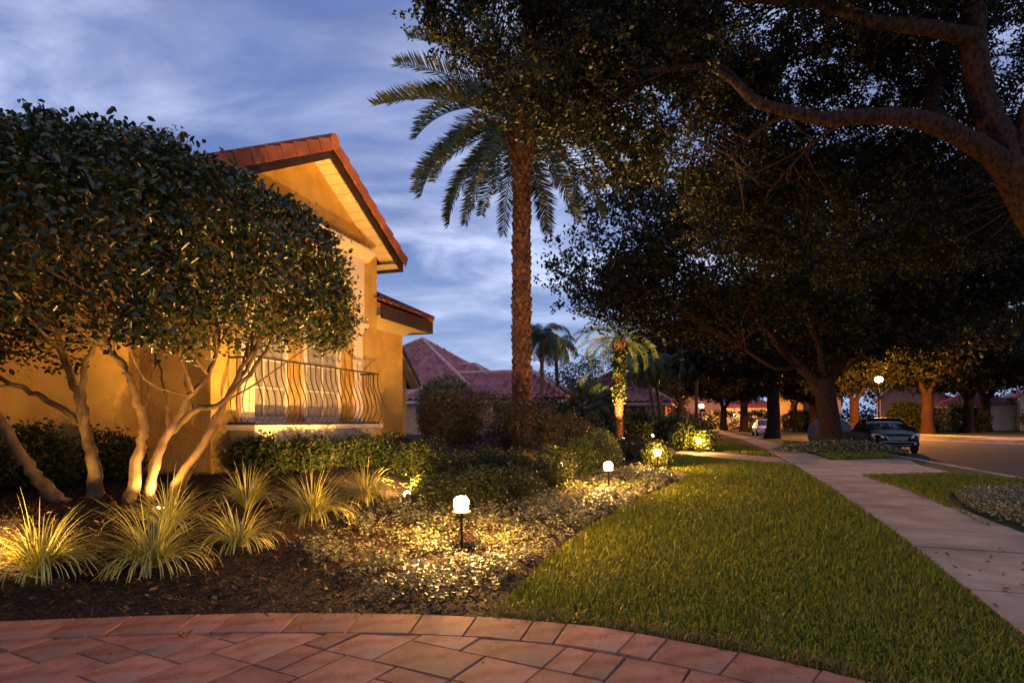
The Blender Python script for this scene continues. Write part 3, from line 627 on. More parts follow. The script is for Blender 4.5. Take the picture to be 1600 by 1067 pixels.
for k, (pts, r0, r1) in enumerate(STEMS):
    mb = MB(LB); P3 = [at(*p) for p in pts]
    if k in (0, 1, 2, 3, 4, 5, 6): P3[0].z = float(bed_z(P3[0].x, P3[0].y)) - .05
    roots += limb(mb, P3, r0*.60, r1*.5, 9, 6, .014, 1.35 if k < 7 else 1)[15:]
    mb.build('trunk', M['bark_smooth'], lig, smooth=True)
def SQv(s, q, z): return tuple(SQ(s, q, z))
ELL = [(SQv(4.3,-5.05,2.55), (1.55,1.55,1.12)), (SQv(5.3,-4.85,2.62), (1.25,1.25,1.02)), (SQv(6.1,-4.9,2.47), (.92,.92,.80)), (SQv(3.2,-5.2,2.25), (1.6,1.6,1.05))]
def shell_pts(n, ells, lo, hi, zmin):
    out_ = []
    for c, r in ells:
        m = int(n*r[0]*r[1]/sum(e[1][0]*e[1][1] for e in ells)); d = rand_dirs(m); d[:, 2] = np.where(d[:, 2] < -.5, -d[:, 2], d[:, 2])
        rr = (lo + (hi-lo)*rng.random(m)**.6)*(1 + .05*np.sin(d[:, 0]*9+c[0]*3)*np.sin(d[:, 1]*8)*np.cos(d[:, 2]*7) + .02*np.sin(d[:, 0]*23)*np.cos(d[:, 2]*19)); P = np.array(c) + d*np.array(r)*rr[:, None]
        keep = np.ones(m, bool)
        for c2, r2 in ells:
            if c2 != c: keep &= np.sum(((P-np.array(c2))/np.array(r2))**2, axis=1) > .72
        out_.append(P[keep])
    P = np.concatenate(out_); return P[P[:, 2] > zmin + .12*np.sin(P[:, 0]*6)*np.cos(P[:, 1]*5) + .22*rng.random(len(P))]
mbt = MB(LB); tg = shell_pts(560, ELL, .5, 1.0, 1.5); twigs(mbt, roots, [tuple(p) for p in tg], .012, .2)
tag(mbt.build('twigs', M['bark_smooth'], lig), kind='stuff')
C1 = shell_pts(11500, ELL, .76, 1.03, 1.50); P1 = clumped(C1, 9, .06, .9)
C2 = shell_pts(1300, ELL, .3, .85, 1.75); P2 = clumped(C2, 9, .08, .9)
P = np.concatenate([P1, P2]); qd = P[:, 0]*NN.x + P[:, 1]*NN.y; P = P[(qd > -6.15) | (P[:, 0]*DD.x + P[:, 1]*DD.y < 6.4)]
V, Fc = leaf_arrays(P - np.array(LB), .064*(.5+.9*rng.random(len(P))), .036*(.65+.6*rng.random(len(P))), .25, fold=.18, shape=6)
tag(mesh_np('crown', V, Fc, M['lig'], lig), kind='stuff')

# generic big oak -------------------------------------------------
def oak(name, label, base, limbs, ells, nclump, per, crad, leafL, leafW, zmin, group=None, ntw=120, mat='oakleaf', lens=8, hole=-.45):
    B = Vector(base); t = tag(empty(name, B), label, 'tree', group); roots = []
    mb = MB(B); roots += limb(mb, limbs[0][0], limbs[0][1], limbs[0][2], 14, 8, .0, 1.45)[-8:]; mb.build('trunk', M['bark'], t, smooth=True)
    for pts, r0, r1 in limbs[1:]:
        mb = MB(B); Pq = limb(mb, pts, r0*.86, r1*.86, 10, 6, r1*.12); roots += Pq[len(Pq)//3:]; mb.build('limb', M['bark'], t, smooth=True)
    C = in_ellipsoids(nclump, ells, .25, zmin); fq = 10.0/lens
    C = C[np.sin(C[:, 0]*fq*.9+1.3)*np.sin(C[:, 1]*fq*.8)*np.sin(C[:, 2]*fq*1.2+.5) + .45*np.sin(C[:, 0]*fq*2.3)*np.sin(C[:, 2]*fq*2.7) > hole]; mb = MB(B); tw = C[rng.choice(len(C), min(ntw, len(C)), replace=False)]
    twigs(mb, roots, [tuple(p) for p in tw], .02*lens/8, .3*lens/8); tag(mb.build('twigs', M['bark'], t), kind='stuff')
    P = clumped(clumped(C, 7, crad, .75), max(1, per//7), crad*.3, .8)
    V, Fc = leaf_arrays(P - np.array(B), leafL*(.7+.6*rng.random(len(P))), leafW*(.7+.6*rng.random(len(P))), .15)
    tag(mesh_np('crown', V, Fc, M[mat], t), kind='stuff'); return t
def pxs(L): return [at(*p) for p in L]
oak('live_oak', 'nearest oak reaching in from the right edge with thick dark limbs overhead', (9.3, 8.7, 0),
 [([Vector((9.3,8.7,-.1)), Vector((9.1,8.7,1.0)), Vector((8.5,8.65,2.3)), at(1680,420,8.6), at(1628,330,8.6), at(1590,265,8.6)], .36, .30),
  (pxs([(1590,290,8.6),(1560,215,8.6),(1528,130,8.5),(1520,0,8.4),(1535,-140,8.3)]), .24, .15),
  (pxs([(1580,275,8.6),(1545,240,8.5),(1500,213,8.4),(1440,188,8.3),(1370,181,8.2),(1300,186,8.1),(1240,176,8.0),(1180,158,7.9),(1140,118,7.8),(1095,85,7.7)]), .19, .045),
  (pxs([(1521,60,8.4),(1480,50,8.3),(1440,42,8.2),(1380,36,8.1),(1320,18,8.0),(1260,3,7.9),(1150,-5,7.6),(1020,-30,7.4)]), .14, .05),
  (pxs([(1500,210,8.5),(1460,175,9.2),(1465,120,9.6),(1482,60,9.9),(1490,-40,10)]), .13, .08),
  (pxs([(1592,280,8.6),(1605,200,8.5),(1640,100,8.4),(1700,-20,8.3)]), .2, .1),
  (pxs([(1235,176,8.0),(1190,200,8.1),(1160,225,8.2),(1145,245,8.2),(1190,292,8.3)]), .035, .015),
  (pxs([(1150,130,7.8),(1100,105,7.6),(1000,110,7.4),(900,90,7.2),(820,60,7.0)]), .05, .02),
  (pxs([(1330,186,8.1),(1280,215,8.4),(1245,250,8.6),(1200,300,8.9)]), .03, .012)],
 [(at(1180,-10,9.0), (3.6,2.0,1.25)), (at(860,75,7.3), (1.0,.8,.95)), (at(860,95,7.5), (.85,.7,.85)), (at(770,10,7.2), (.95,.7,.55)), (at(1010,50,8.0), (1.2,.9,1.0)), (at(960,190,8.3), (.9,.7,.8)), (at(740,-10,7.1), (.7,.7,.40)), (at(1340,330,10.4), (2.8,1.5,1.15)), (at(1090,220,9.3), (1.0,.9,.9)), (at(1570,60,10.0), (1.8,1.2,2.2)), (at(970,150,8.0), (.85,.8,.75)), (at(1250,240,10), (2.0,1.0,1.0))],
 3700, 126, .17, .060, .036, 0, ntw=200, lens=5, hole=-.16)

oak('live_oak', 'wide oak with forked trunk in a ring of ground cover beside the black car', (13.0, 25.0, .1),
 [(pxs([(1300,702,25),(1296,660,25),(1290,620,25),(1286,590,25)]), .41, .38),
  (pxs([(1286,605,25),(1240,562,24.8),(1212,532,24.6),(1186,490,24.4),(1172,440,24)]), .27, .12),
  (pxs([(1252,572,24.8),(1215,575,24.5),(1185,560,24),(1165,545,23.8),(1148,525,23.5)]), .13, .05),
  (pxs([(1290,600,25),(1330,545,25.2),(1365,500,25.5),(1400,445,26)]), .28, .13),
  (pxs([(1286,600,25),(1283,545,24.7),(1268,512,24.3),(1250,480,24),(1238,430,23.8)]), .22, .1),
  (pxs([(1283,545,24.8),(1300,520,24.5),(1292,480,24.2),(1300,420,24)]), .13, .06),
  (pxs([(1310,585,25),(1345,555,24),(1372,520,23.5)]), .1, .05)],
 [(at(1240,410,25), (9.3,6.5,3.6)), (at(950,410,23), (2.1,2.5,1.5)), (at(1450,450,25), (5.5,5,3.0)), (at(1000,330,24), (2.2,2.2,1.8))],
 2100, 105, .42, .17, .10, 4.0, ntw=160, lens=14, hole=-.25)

# street oaks: one is built, the others are copies set out along both verges
B0 = Vector((18.1, 42.7, 0))
def rel(L): return [B0 + Vector(p) for p in L]
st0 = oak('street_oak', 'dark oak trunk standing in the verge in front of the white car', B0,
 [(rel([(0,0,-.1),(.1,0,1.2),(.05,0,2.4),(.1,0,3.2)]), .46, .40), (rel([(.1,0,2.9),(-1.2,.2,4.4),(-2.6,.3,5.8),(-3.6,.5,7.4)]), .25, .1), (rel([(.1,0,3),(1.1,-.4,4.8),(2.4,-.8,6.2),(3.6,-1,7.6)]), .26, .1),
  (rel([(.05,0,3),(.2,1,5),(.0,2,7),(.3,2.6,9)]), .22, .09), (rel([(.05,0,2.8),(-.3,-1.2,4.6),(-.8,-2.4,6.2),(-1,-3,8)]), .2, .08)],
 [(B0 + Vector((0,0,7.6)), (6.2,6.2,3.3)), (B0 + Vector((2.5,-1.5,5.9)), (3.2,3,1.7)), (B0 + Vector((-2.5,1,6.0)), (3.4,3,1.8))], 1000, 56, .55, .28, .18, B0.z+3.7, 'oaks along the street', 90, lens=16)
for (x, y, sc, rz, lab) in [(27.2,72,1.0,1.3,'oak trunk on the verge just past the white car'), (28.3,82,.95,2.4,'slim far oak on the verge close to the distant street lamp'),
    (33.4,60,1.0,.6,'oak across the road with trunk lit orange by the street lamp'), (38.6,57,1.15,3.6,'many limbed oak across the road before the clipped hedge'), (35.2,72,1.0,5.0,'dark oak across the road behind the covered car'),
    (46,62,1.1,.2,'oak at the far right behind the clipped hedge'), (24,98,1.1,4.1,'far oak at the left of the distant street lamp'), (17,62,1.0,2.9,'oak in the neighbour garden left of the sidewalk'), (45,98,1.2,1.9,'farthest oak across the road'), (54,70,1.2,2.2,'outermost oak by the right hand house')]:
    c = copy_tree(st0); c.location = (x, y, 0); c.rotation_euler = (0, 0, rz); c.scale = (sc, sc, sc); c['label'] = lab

# ------------------------------------------------------------------ palms
def frond_mesh(name, L, e0, bend, nl=46, ll=.46, vee=35, mat='frond', rw=.018, droop=0.0, wid=.03):
    mb = MB(); n = 14; P = []; p = Vector((0, 0, 0)); dirs = []
    for i in range(n+1):
        t = i/n; e = R(e0 - bend*t**1.3); d = Vector((math.cos(e), 0, math.sin(e))); P.append(p.copy()); dirs.append(d); p = p + d*(L/n)
    V = []; Fq = []
    mb.tube(P, [rw*(1-.85*i/n) + .002 for i in range(n+1)], 5)
    for side in (-1, 1):
        for j in range(nl):
            t = .10 + .90*(j + rnd.random()*.7)/nl; fi = t*n; i0 = min(int(fi), n-1); q = P[i0].lerp(P[i0+1], fi-i0); d = dirs[i0]
            up = Vector((-d.z, 0, d.x)); sd = Vector((0, side, 0)); va = R(vee + rnd.uniform(-16, 16)); fwd = R(48 - 22*t + rnd.uniform(-7, 7))
            ld = (sd*math.cos(va) + up*math.sin(va))*math.cos(fwd)*1.0 + d*math.sin(fwd + .25*t)
            ld.normalize(); ln = ll*(math.sin((t*.78+.14)*math.pi)**.6)*rnd.uniform(.85, 1.1)
            tip = q + ld*ln + Vector((0, 0, -droop*ln)); mid = q + ld*ln*.5 + Vector((0, 0, -droop*ln*.25)); w = d*(wid*.5)
            b0 = len(V); V += [q - w*.4, q + w*.4, mid + w, mid - w, tip]; Fq += [(b0, b0+1, b0+2, b0+3), (b0+3, b0+2, b0+4)]
    mb.add(V, Fq); me = bpy.data.meshes.new(name); me.from_pydata(mb.v, [], mb.f); me.materials.append(M[mat]); return me
def palm_trunk(t, h, r0, r1, boss, rows, per, off=.03):
    mb = MB(); prof = [(r0*1.25, -.1), (r0*1.1, .35), (r0, 1.0), (r0*.97, h*.5), (r1, h-1.1), (r1*1.2, h-.75), (boss, h-.35), (boss*.9, h), (boss*.4, h+.35)]
    mb.lathe(prof, (0,0,0), 20); mb.build('trunk', M['bark_palm'], t, smooth=True)
    mb = MB(); zs = [p[1] for p in prof]; rs = [p[0] for p in prof]
    for i in range(rows):
        z = .1 + (h-.15)*i/rows; rr = float(np.interp(z, zs, rs)); big = 1.0 + .9*max(0, (z-(h-1.3))/1.3)
        for j in range(per):
            a = 2*math.pi*(j + .5*(i % 2) + rnd.uniform(-.12, .12))/per; dirn = Vector((math.cos(a), math.sin(a), 0)); tn = Vector((-dirn.y, dirn.x, 0)); w = math.pi*rr/per*1.05; hh = (h/rows)*1.25*big
            o_ = off*big*rnd.uniform(.6, 1.4); c = dirn*rr + Vector((0, 0, z))
            mb.add([c-tn*w-dirn*.01, c+Vector((0,0,-hh*.35))-dirn*.01, c+tn*w-dirn*.01, c+Vector((0,0,hh*.75))-dirn*.01, c+dirn*o_+Vector((0,0,hh*.45))-tn*w*.45, c+dirn*o_+Vector((0,0,hh*.45))+tn*w*.45, c+dirn*o_*.6-Vector((0,0,hh*.1))],
                   [(0,1,6),(1,2,6),(0,6,4),(2,5,6),(6,5,4),(4,5,3),(0,4,3),(2,3,5)])
    tag(mb.build('leaf_scars', M['bark_palm'], t), kind='stuff')
pt = at(815, 658, 15); PB = Vector((pt.x, 15, 0)); PH = 8.5
palm = tag(empty('date_palm', PB), 'tall date palm with scaly trunk and drooping feathered crown', 'palm')
palm_trunk(palm, PH, .205, .185, .31, 50, 9, .055)
fm = [frond_mesh('frond', 3.1, e, b_, 84, .50, wid=.046) for e, b_ in ((40,48),(40,70),(40,38),(40,58))]
def ring(t, top, meshes, rings, r=.16):
    for cnt, e, ph, sc in rings:
        for i in range(cnt):
            a = 2*math.pi*(i+ph)/cnt + rnd.uniform(-.12, .12); o = link('frond', rnd.choice(meshes), None, t)
            o.rotation_euler = Matrix.Rotation(a, 3, 'Z').to_4x4().to_3x3() @ Matrix.Rotation(-R(e + rnd.uniform(-7, 7) - 40), 3, 'Y') @ Matrix.Rotation(R(rnd.uniform(-25, 25)), 3, 'X') if False else (R(rnd.uniform(-18, 18)), -R(e + rnd.uniform(-7, 7) - 40), a)
            o.location = (r*math.cos(a), r*math.sin(a), top + .35*math.sin(R(e))); s_ = sc*rnd.uniform(.92, 1.06); o.scale = (s_, s_, s_)
ring(palm, PH, fm, [(10, -30, .1, .92), (12, -10, .5, 1.0), (13, 8, .0, 1.05), (13, 26, .3, 1.05), (11, 46, .2, 1.0), (8, 70, .4, .9)])
# lit date palm of the neighbour, with ferns on the trunk
P2 = Vector((6.1, 35, 0)); H2 = 5.9
palm2 = tag(empty('date_palm', P2), 'smaller golden lit palm with leafy fern-covered trunk in the neighbour garden', 'palm')
palm_trunk(palm2, H2, .21, .20, .36, 40, 9)
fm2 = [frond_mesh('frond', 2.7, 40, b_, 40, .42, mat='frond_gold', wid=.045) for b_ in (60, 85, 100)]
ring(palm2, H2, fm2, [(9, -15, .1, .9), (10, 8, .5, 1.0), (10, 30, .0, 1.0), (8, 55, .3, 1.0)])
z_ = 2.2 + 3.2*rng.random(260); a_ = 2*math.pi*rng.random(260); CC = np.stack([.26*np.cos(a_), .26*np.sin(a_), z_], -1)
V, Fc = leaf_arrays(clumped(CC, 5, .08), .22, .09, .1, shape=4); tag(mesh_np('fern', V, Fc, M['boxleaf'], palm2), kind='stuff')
# weeping queen palms
q_meshes = [frond_mesh('frond', 2.4, 40, b_, 44, .6, vee=-15, droop=.75, wid=.05) for b_ in (110, 130, 150)]
def queen(loc, h, lab, lean=0, sc=1.0, r=.11):
    t = tag(empty('queen_palm', loc), lab, 'palm', 'queen palms of the neighbour garden'); mb = MB(); mb.tube(catmull([(0,0,-.1),(lean*.3,0,h*.4),(lean,0,h)], 6), [r*1.2]*6+[r]*6+[r*.9], 10); mb.build('trunk', M['bark_smooth'], t, smooth=True)
    top = h; 
    for cnt, e, ph in ((7, -5, .2), (8, 20, .5), (7, 50, .1)):
        for i in range(cnt):
            a = 2*math.pi*(i+ph)/cnt + rnd.uniform(-.2, .2); o = link('frond', rnd.choice(q_meshes), None, t); o.rotation_euler = (0, -R(e-40), a); o.location = (lean, 0, top); s_ = sc*rnd.uniform(.85, 1.1); o.scale = (s_, s_, s_)
queen(Vector((1.75, 36, 0)), 6.3, 'drooping palm just right of the tall date palm trunk', 0, .85)
queen(Vector((3.0, 38.5, 0)), 6.0, 'drooping palm between the two date palms', -.3, .8)
queen(Vector((9.5, 40, 0)), 5.0, 'slim grey trunked palm leaning right of the golden lit palm', -.9, .9)
queen(Vector((10.3, 42, 0)), 5.2, 'second slim palm trunk right of the golden lit palm', -.7, .9)
queen(Vector((13.2, 44, 0)), 5.5, 'straight slim palm nearest the distant street lamp', 0, .9)
# dark cycad-like palm before the neighbour roof
fm3 = [frond_mesh('frond', 2.2, 40, b_, 34, .35, wid=.05) for b_ in (40, 60)]
cy = tag(empty('sago_palm', (4.1, 37.5, .2)), 'dark spiky palm in front of the rose tiled roof', 'palm'); mb = MB(); mb.lathe([(.3,-.2),(.28,.8),(.2,1.1)], (0,0,0), 12); mb.build('trunk', M['bark_palm'], cy)
ring(cy, 1.2, fm3, [(10, 5, .1, 1.0), (11, 30, .4, 1.15), (9, 55, .2, 1.2), (6, 78, .1, 1.2)], .1)

# ------------------------------------------------------------------ shrubs
def shrub(name, label, cat, base, ells, nc, per, crad, L, W, mat, group=None, stems=4, shell=.55, flowers=0):
    B = Vector(base); t = tag(empty(name, B), label, cat, group)
    mb = MB(); c0 = Vector(ells[0][0])
    for k in range(stems):
        a = rnd.uniform(0, 6.28); e = rnd.choice(ells); tp = Vector(e[0]) + Vector((math.cos(a)*e[1][0]*.5, math.sin(a)*e[1][1]*.5, e[1][2]*.2)); mb.tube([Vector((tp.x*.4, tp.y*.4, -.05)), Vector((tp.x*.7, tp.y*.7, tp.z*.5)), tp], [.02, .015, .006], 5)
    tag(mb.build('stem', M['bark_smooth'], t), kind='stuff')
    C = in_ellipsoids(nc, ells, shell, .02); P = clumped(C, per, crad)
    V, Fc = leaf_arrays(P, L*(.7+.6*rng.random(len(P))), W*(.7+.6*rng.random(len(P))), .25); tag(mesh_np('foliage', V, Fc, M[mat], t), kind='stuff')
    if flowers:
        C = in_ellipsoids(flowers, ells, .97, .1); V, Fc = leaf_arrays(clumped(C, 14, .03), .03, .02, .5); tag(mesh_np('flower', V, Fc, M['flower'], t), kind='stuff')
    return t
def zb(x, y): return float(bed_z(x, y))
c_ = at(785, 660, 13.2)
for k, (px_, Y, w, h, lab) in enumerate([(700,13.2,.62,1.38,'dark bronze clipped hedge shrub under the round topiary'), (765,13.4,.65,1.52,'dark bronze clipped hedge shrub left of the palm trunk'), (828,13.2,.65,1.52,'dark bronze clipped hedge shrub in front of the palm trunk'), (880,13.6,.6,1.35,'dark bronze clipped hedge shrub at the lamp lit right end')]):
    X = (px_-800)/960*Y; shrub('hedge_shrub', lab, 'shrub', (X, Y, zb(X, Y)), [((0,0,h*.5), (w,.7,h*.52)), ((-.2,0,h*.62), (w*.8,.6,h*.4)), ((.2,.1,h*.6), (w*.8,.6,h*.4))], 620, 14, .06, .05, .026, 'hedge', 'dark hedge by the palm')
c = (-2.15, 20.5)
shrub('topiary', 'round clipped green topiary between house corner and palm', 'topiary', (*c, 0), [((0,0,1.75), (1.0,1.0,.95)), ((0,0,1.1), (.9,.9,.9))], 1100, 14, .07, .07, .04, 'boxleaf', None, 5, .75)
LOW = [(470,705,9.0,'low dark shrub under the balcony left end'),(520,702,9.5,'low dark shrub under the balcony middle'),(565,698,10,'low dark shrub under the balcony right end'),(612,697,10.4,'low shrub at the foot of the wing wall'),(660,705,10.2,'low leafy shrub in front of the bronze hedge left end'),
       (705,722,9.6,'low flowering shrub in the middle of the bed'),(755,715,10.2,'low flowering shrub before the palm trunk'),(810,722,10.6,'low flowering shrub right of the palm trunk'),(862,712,11.5,'low shrub at the lamp lit end of the hedge'),(905,700,13.0,'lamp lit yellow green shrub behind the second path light'),(940,705,14.5,'rounded shrub left of the neighbour walk'),(740,748,8.6,'low shrub behind the nearest path light'),(700,760,8.2,'small dark shrub just right of the small spotlight'),(800,748,9.2,'low dark shrub between the two nearest path lights'),(850,735,10.2,'low dark shrub at the back of the jasmine'),(640,715,9.9,'small shrub behind the small spotlight, before the hedge')]
for k, (px_, py_, Y, lab) in enumerate(LOW):
    X = (px_-800)/960*Y; z0 = zb(X, Y); h = max(.28, (CAM_H-(py_-30-HY)/960*Y - z0)*.8); w = .42+.1*rnd.random()
    shrub('low_shrub', lab, 'shrub', (X, Y, z0), [((0,0,h*.5), (w,w,h*.5)), ((rnd.uniform(-.2,.2),rnd.uniform(-.2,.2),h*.6), (w*.7,w*.7,h*.45))], 300, 11, .06, .055, .028, 'boxleaf' if 'yellow' in lab else 'shrubleaf', 'low shrubs in the planting bed', 5, .4, 5 if 'flowering' in lab else 0)
for k, (px_, py_, Y, r, lab) in enumerate([(985,706,18.5,.38,'dark ball shaped shrub left of the walk lamp'),(1010,710,17.5,.3,'small ball shrub beside the path light at the bed tip'),(1028,725,15.6,.34,'small rounded shrub under the path light at the bed tip'),(1070,700,24.5,.6,'shrub left of the path light by the sidewalk'),(1098,706,24.0,.45,'shrub under the path light by the sidewalk'),(1045,690,28,.7,'bushy shrub behind the bed tip lamps'),(935,690,16.5,.5,'lamp lit shrub at the right end of the bed')]):
    X = (px_-800)/960*Y; shrub('round_shrub', lab, 'shrub', (X, Y, 0), [((0,0,r*.95), (r,r,r))], int(380*r/.4), 11, .06, .06+.03*(Y > 20), .035+.02*(Y > 20), 'boxleaf' if k in (3,4,6) else 'shrubleaf', 'rounded shrubs by the walk', 4, .6)
# dark background planting of the neighbour
for k, (x, y, rx, rz_, h, lab) in enumerate([(2.2,33,2.4,1.2,1.1,'dark hedge at the foot of the drooping palms'),(6.2,37.3,2.6,1.0,.9,'dark hedge behind the golden lit palm'),(9.4,36,2.0,.8,.6,'dark bushes right of the golden lit palm'),(10.5,53,3.0,2.4,2.6,'dark tall bushes left of the distant lamp'),(8,48,5,3.6,3.6,'broad dark tree mass behind the golden palm'),(20.5,84,4.5,2.0,1.8,'dark bush beside the distant street lamp'),(3.5,45,4,2.6,2.6,'dark bushes behind the drooping palms')]):
    shrub('garden_bush', lab, 'bush', (x, y, 0), [((0,0,h), (rx,1.6,rz_)), ((rx*.5,.3,h*.8), (rx*.6,1.4,rz_*.8)), ((-rx*.5,-.2,h*.85), (rx*.6,1.4,rz_*.8))], 520, 18, .25, .2, .11, 'shrubleaf', 'bushes of the neighbour garden', 5, .5)
for k, (x, y, rx, ry, h, lab) in enumerate([(44.5,63,4.2,1.2,2.6,'clipped dark hedge right of the many limbed oak'),(53,58,4.5,1.2,2.6,'long clipped hedge at the right edge across the road'),(36.5,75,3.5,1.5,2.4,'leafy hedge behind the orange lit oak'),(34,92,5,1.5,2.8,'rounded hedge beyond the covered car'),(38.9,60.5,1.6,1.2,2.9,'tall hedge end below the small wall lamp')]):
    shrub('clipped_hedge', lab, 'hedge', (x, y, 0), [((0,0,h*.5), (rx,ry,h*.55)), ((rx*.55,0,h*.5), (rx*.5,ry,h*.55)), ((-rx*.55,0,h*.5), (rx*.5,ry,h*.55))], 700, 16, .2, .2, .12, 'shrubleaf', 'hedges across the road', 5, .6)

for s_, q_, r_, lab in [(3.9,-7.0,.34,'dark shrub at the wall base behind the leftmost crooked stem'), (4.75,-6.95,.38,'dark shrub at the wall base between the crooked stems'), (5.6,-6.9,.34,'dark shrub at the wall base left of the house projection'), (6.9,-5.75,.3,'dark shrub below the left end of the balcony slab'), (7.5,-5.6,.27,'small dark shrub in front of the balcony bracket')]:
    p_ = SQ(s_, q_); shrub('wall_shrub', lab, 'shrub', (p_.x, p_.y, zb(p_.x, p_.y)), [((0,0,r_*.9), (r_*1.15,r_*.9,r_*.95)), ((r_*.5,.0,r_*.8), (r_*.8,r_*.7,r_*.8))], 260, 9, .06, .07, .035, 'shrubleaf', 'dark shrubs along the house wall', 4, .4)
# striped grass clumps ------------------------------------------------
def blades(n, L, spread, wid, seed=0):
    V = []; Fq = []
    for i in range(n):
        a = rnd.uniform(0, 6.283); lean = rnd.betavariate(2.0, 1.2)*spread; ln = L*rnd.uniform(.6, 1.1); b0 = Vector((math.cos(a)*.06*rnd.random(), math.sin(a)*.06*rnd.random(), 0)); d = Vector((math.cos(a), math.sin(a), 0)); sd = Vector((-d.y, d.x, 0))
        e = R(86) - lean*.45; p = b0; b = len(V); m = 6
        for j in range(m+1):
            w = wid*(1 - (j/m)**2*.9)*.5; V += [p - sd*w, p + sd*w]; dd = d*math.cos(e) + Vector((0, 0, math.sin(e))); p = p + dd*(ln/m); e -= lean*2.0/m*(.45 + 1.1*j/m)
        Fq += [(b+2*j, b+2*j+1, b+2*j+3, b+2*j+2) for j in range(m)]
    V = np.array([tuple(v) for v in V]); V[:, 2] = np.maximum(V[:, 2], .006); return V, np.array(Fq)
CL = [(62,895,.52,1.5,190,'leftmost striped grass clump glowing brightest from a hidden lamp'), (238,888,.56,1.55,190,'large striped grass clump second from the left'), (372,855,.46,1.5,130,'dim striped grass clump third from the left'), (385,795,.50,1.2,120,'dim striped grass clump behind, below the balcony'), (488,815,.60,1.35,190,'tall golden striped grass clump fourth along the front'), (572,786,.52,1.35,170,'rightmost golden striped grass clump beside the small spotlight'), (262,830,.5,1.3,110,'dim striped grass clump at the foot of the crooked stems')]
for px_, py_, L, sp, nn, lab in CL:
    Y = 3.6
    while Y < 14 and CAM_H - (py_-HY)/F_PX*Y > zb((px_-CX)/F_PX*Y, Y): Y += .02
    X = (px_-CX)/F_PX*Y; z = zb(X, Y)
    V, Fq = blades(int(nn*1.8), L*1.12, sp*1.3, .0105); o = mesh_np('striped_grass', V, Fq, M['liriope']); o.location = (X, Y, z); tag(o, lab, 'grass clump', 'striped grass clumps in the bed')
# ------------------------------------------------------------------ ground cover, lawn, mulch
GCP = [gd(*p) for p in [(470,880),(520,850),(600,812),(640,806),(720,800),(800,775),(880,752),(935,738),(985,733),(1040,735),(1062,748),(1000,778),(920,822),(862,864),(820,895),(770,925),(690,950),(600,945),(540,915)]]
def scatter(poly, n, dens=lambda X, Y: 1.0):
    xs = [p[0] for p in poly]; ys = [p[1] for p in poly]; X = rng.uniform(min(xs), max(xs), n); Y = rng.uniform(min(ys), max(ys), n); k = inside(poly, X, Y); X, Y = X[k], Y[k]
    d = np.broadcast_to(dens(X, Y), X.shape); k = rng.random(len(X)) < d; return X[k], Y[k]
X, Y = scatter(GCP, 160000, lambda X, Y: np.clip((5/Y)**1.1, .2, 1)*np.clip(.35 + .75*np.sin(X*7.3+np.sin(Y*5))*np.sin(Y*6.1+np.cos(X*4)), .13, 1)); 
hm = np.clip(.5 + .5*np.sin(X*7.3+np.sin(Y*5))*np.sin(Y*6.1+np.cos(X*4)), .15, 1)
def shoots(X, Y, Z0, hgt, per, L, W):
    n = len(X); a = rng.random(n)*6.283; tl = .25 + .75*rng.random(n); ax = np.stack([np.cos(a)*tl, np.sin(a)*tl, np.ones(n)], -1); ax /= np.linalg.norm(ax, axis=1)[:, None]
    base = np.stack([X, Y, Z0], -1); C = []; D = []
    for j in range(per):
        t_ = (j//2 + 1)/(per/2); b2 = a + 1.57*(j//2) + math.pi*(j % 2) + rng.normal(size=n)*.35; dr = np.stack([np.cos(b2), np.sin(b2), .15+.4*rng.random(n)], -1); dr /= np.linalg.norm(dr, axis=1)[:, None]
        C.append(base + ax*(hgt*t_)[:, None] + dr*(L*.5)[:, None]); D.append(dr)
    C = np.concatenate(C); LL = np.tile(L, per)*(.7+.5*rng.random(n*per)); return leaf_arrays(C, LL, np.tile(W, per), 1.1, dirs=np.concatenate(D))
k_ = rng.random(len(X)) < .32; X, Y, hm = X[k_], Y[k_], hm[k_]; sz = np.clip(Y/7, .9, 1.6)
V, Fc = shoots(X, Y, bed_z(X, Y) + .015, (.06+.12*rng.random(len(X)))*hm + .02, 6, .038*sz, .0225*sz); tag(mesh_np('jasmine_ground_cover', V, Fc, M['jasmine']), 'pale variegated jasmine spreading under the path lights', 'ground cover', kind='stuff')
GC2 = [(5.75,7.3),(6.3,8.6),(7.0,9.7),(8.4,10.3),(9.1,9.6),(8.6,8.2),(7.6,6.9),(6.6,6.0),(5.6,5.9)]
X, Y = scatter(GC2, 30000); Z = .03 + .2*rng.random(len(X))*(.6+.4*np.sin(X*4)*np.cos(Y*3)); V, Fc = leaf_arrays(np.stack([X, Y, Z], -1), .045*(.7+.6*rng.random(len(X))), .027, .6); tag(mesh_np('jasmine_ground_cover', V, Fc, M['jasmine']), 'variegated jasmine patch at the right edge beside the sidewalk', 'ground cover', kind='stuff')
a_ = rng.random(9000)*6.283; r_ = np.sqrt(rng.random(9000)); X = 13.0 + 2.5*r_*np.cos(a_); Y = 24.4 + 1.8*r_*np.sin(a_); Z = .02 + .42*(1-r_**2)*rng.random(9000)**.5 + .06*rng.random(9000)
V, Fc = leaf_arrays(np.stack([X, Y, Z], -1), .13, .075, .5); tag(mesh_np('jasmine_ground_cover', V, Fc, M['jasmine']), 'ring of ground cover around the oak by the black car', 'ground cover', kind='stuff')

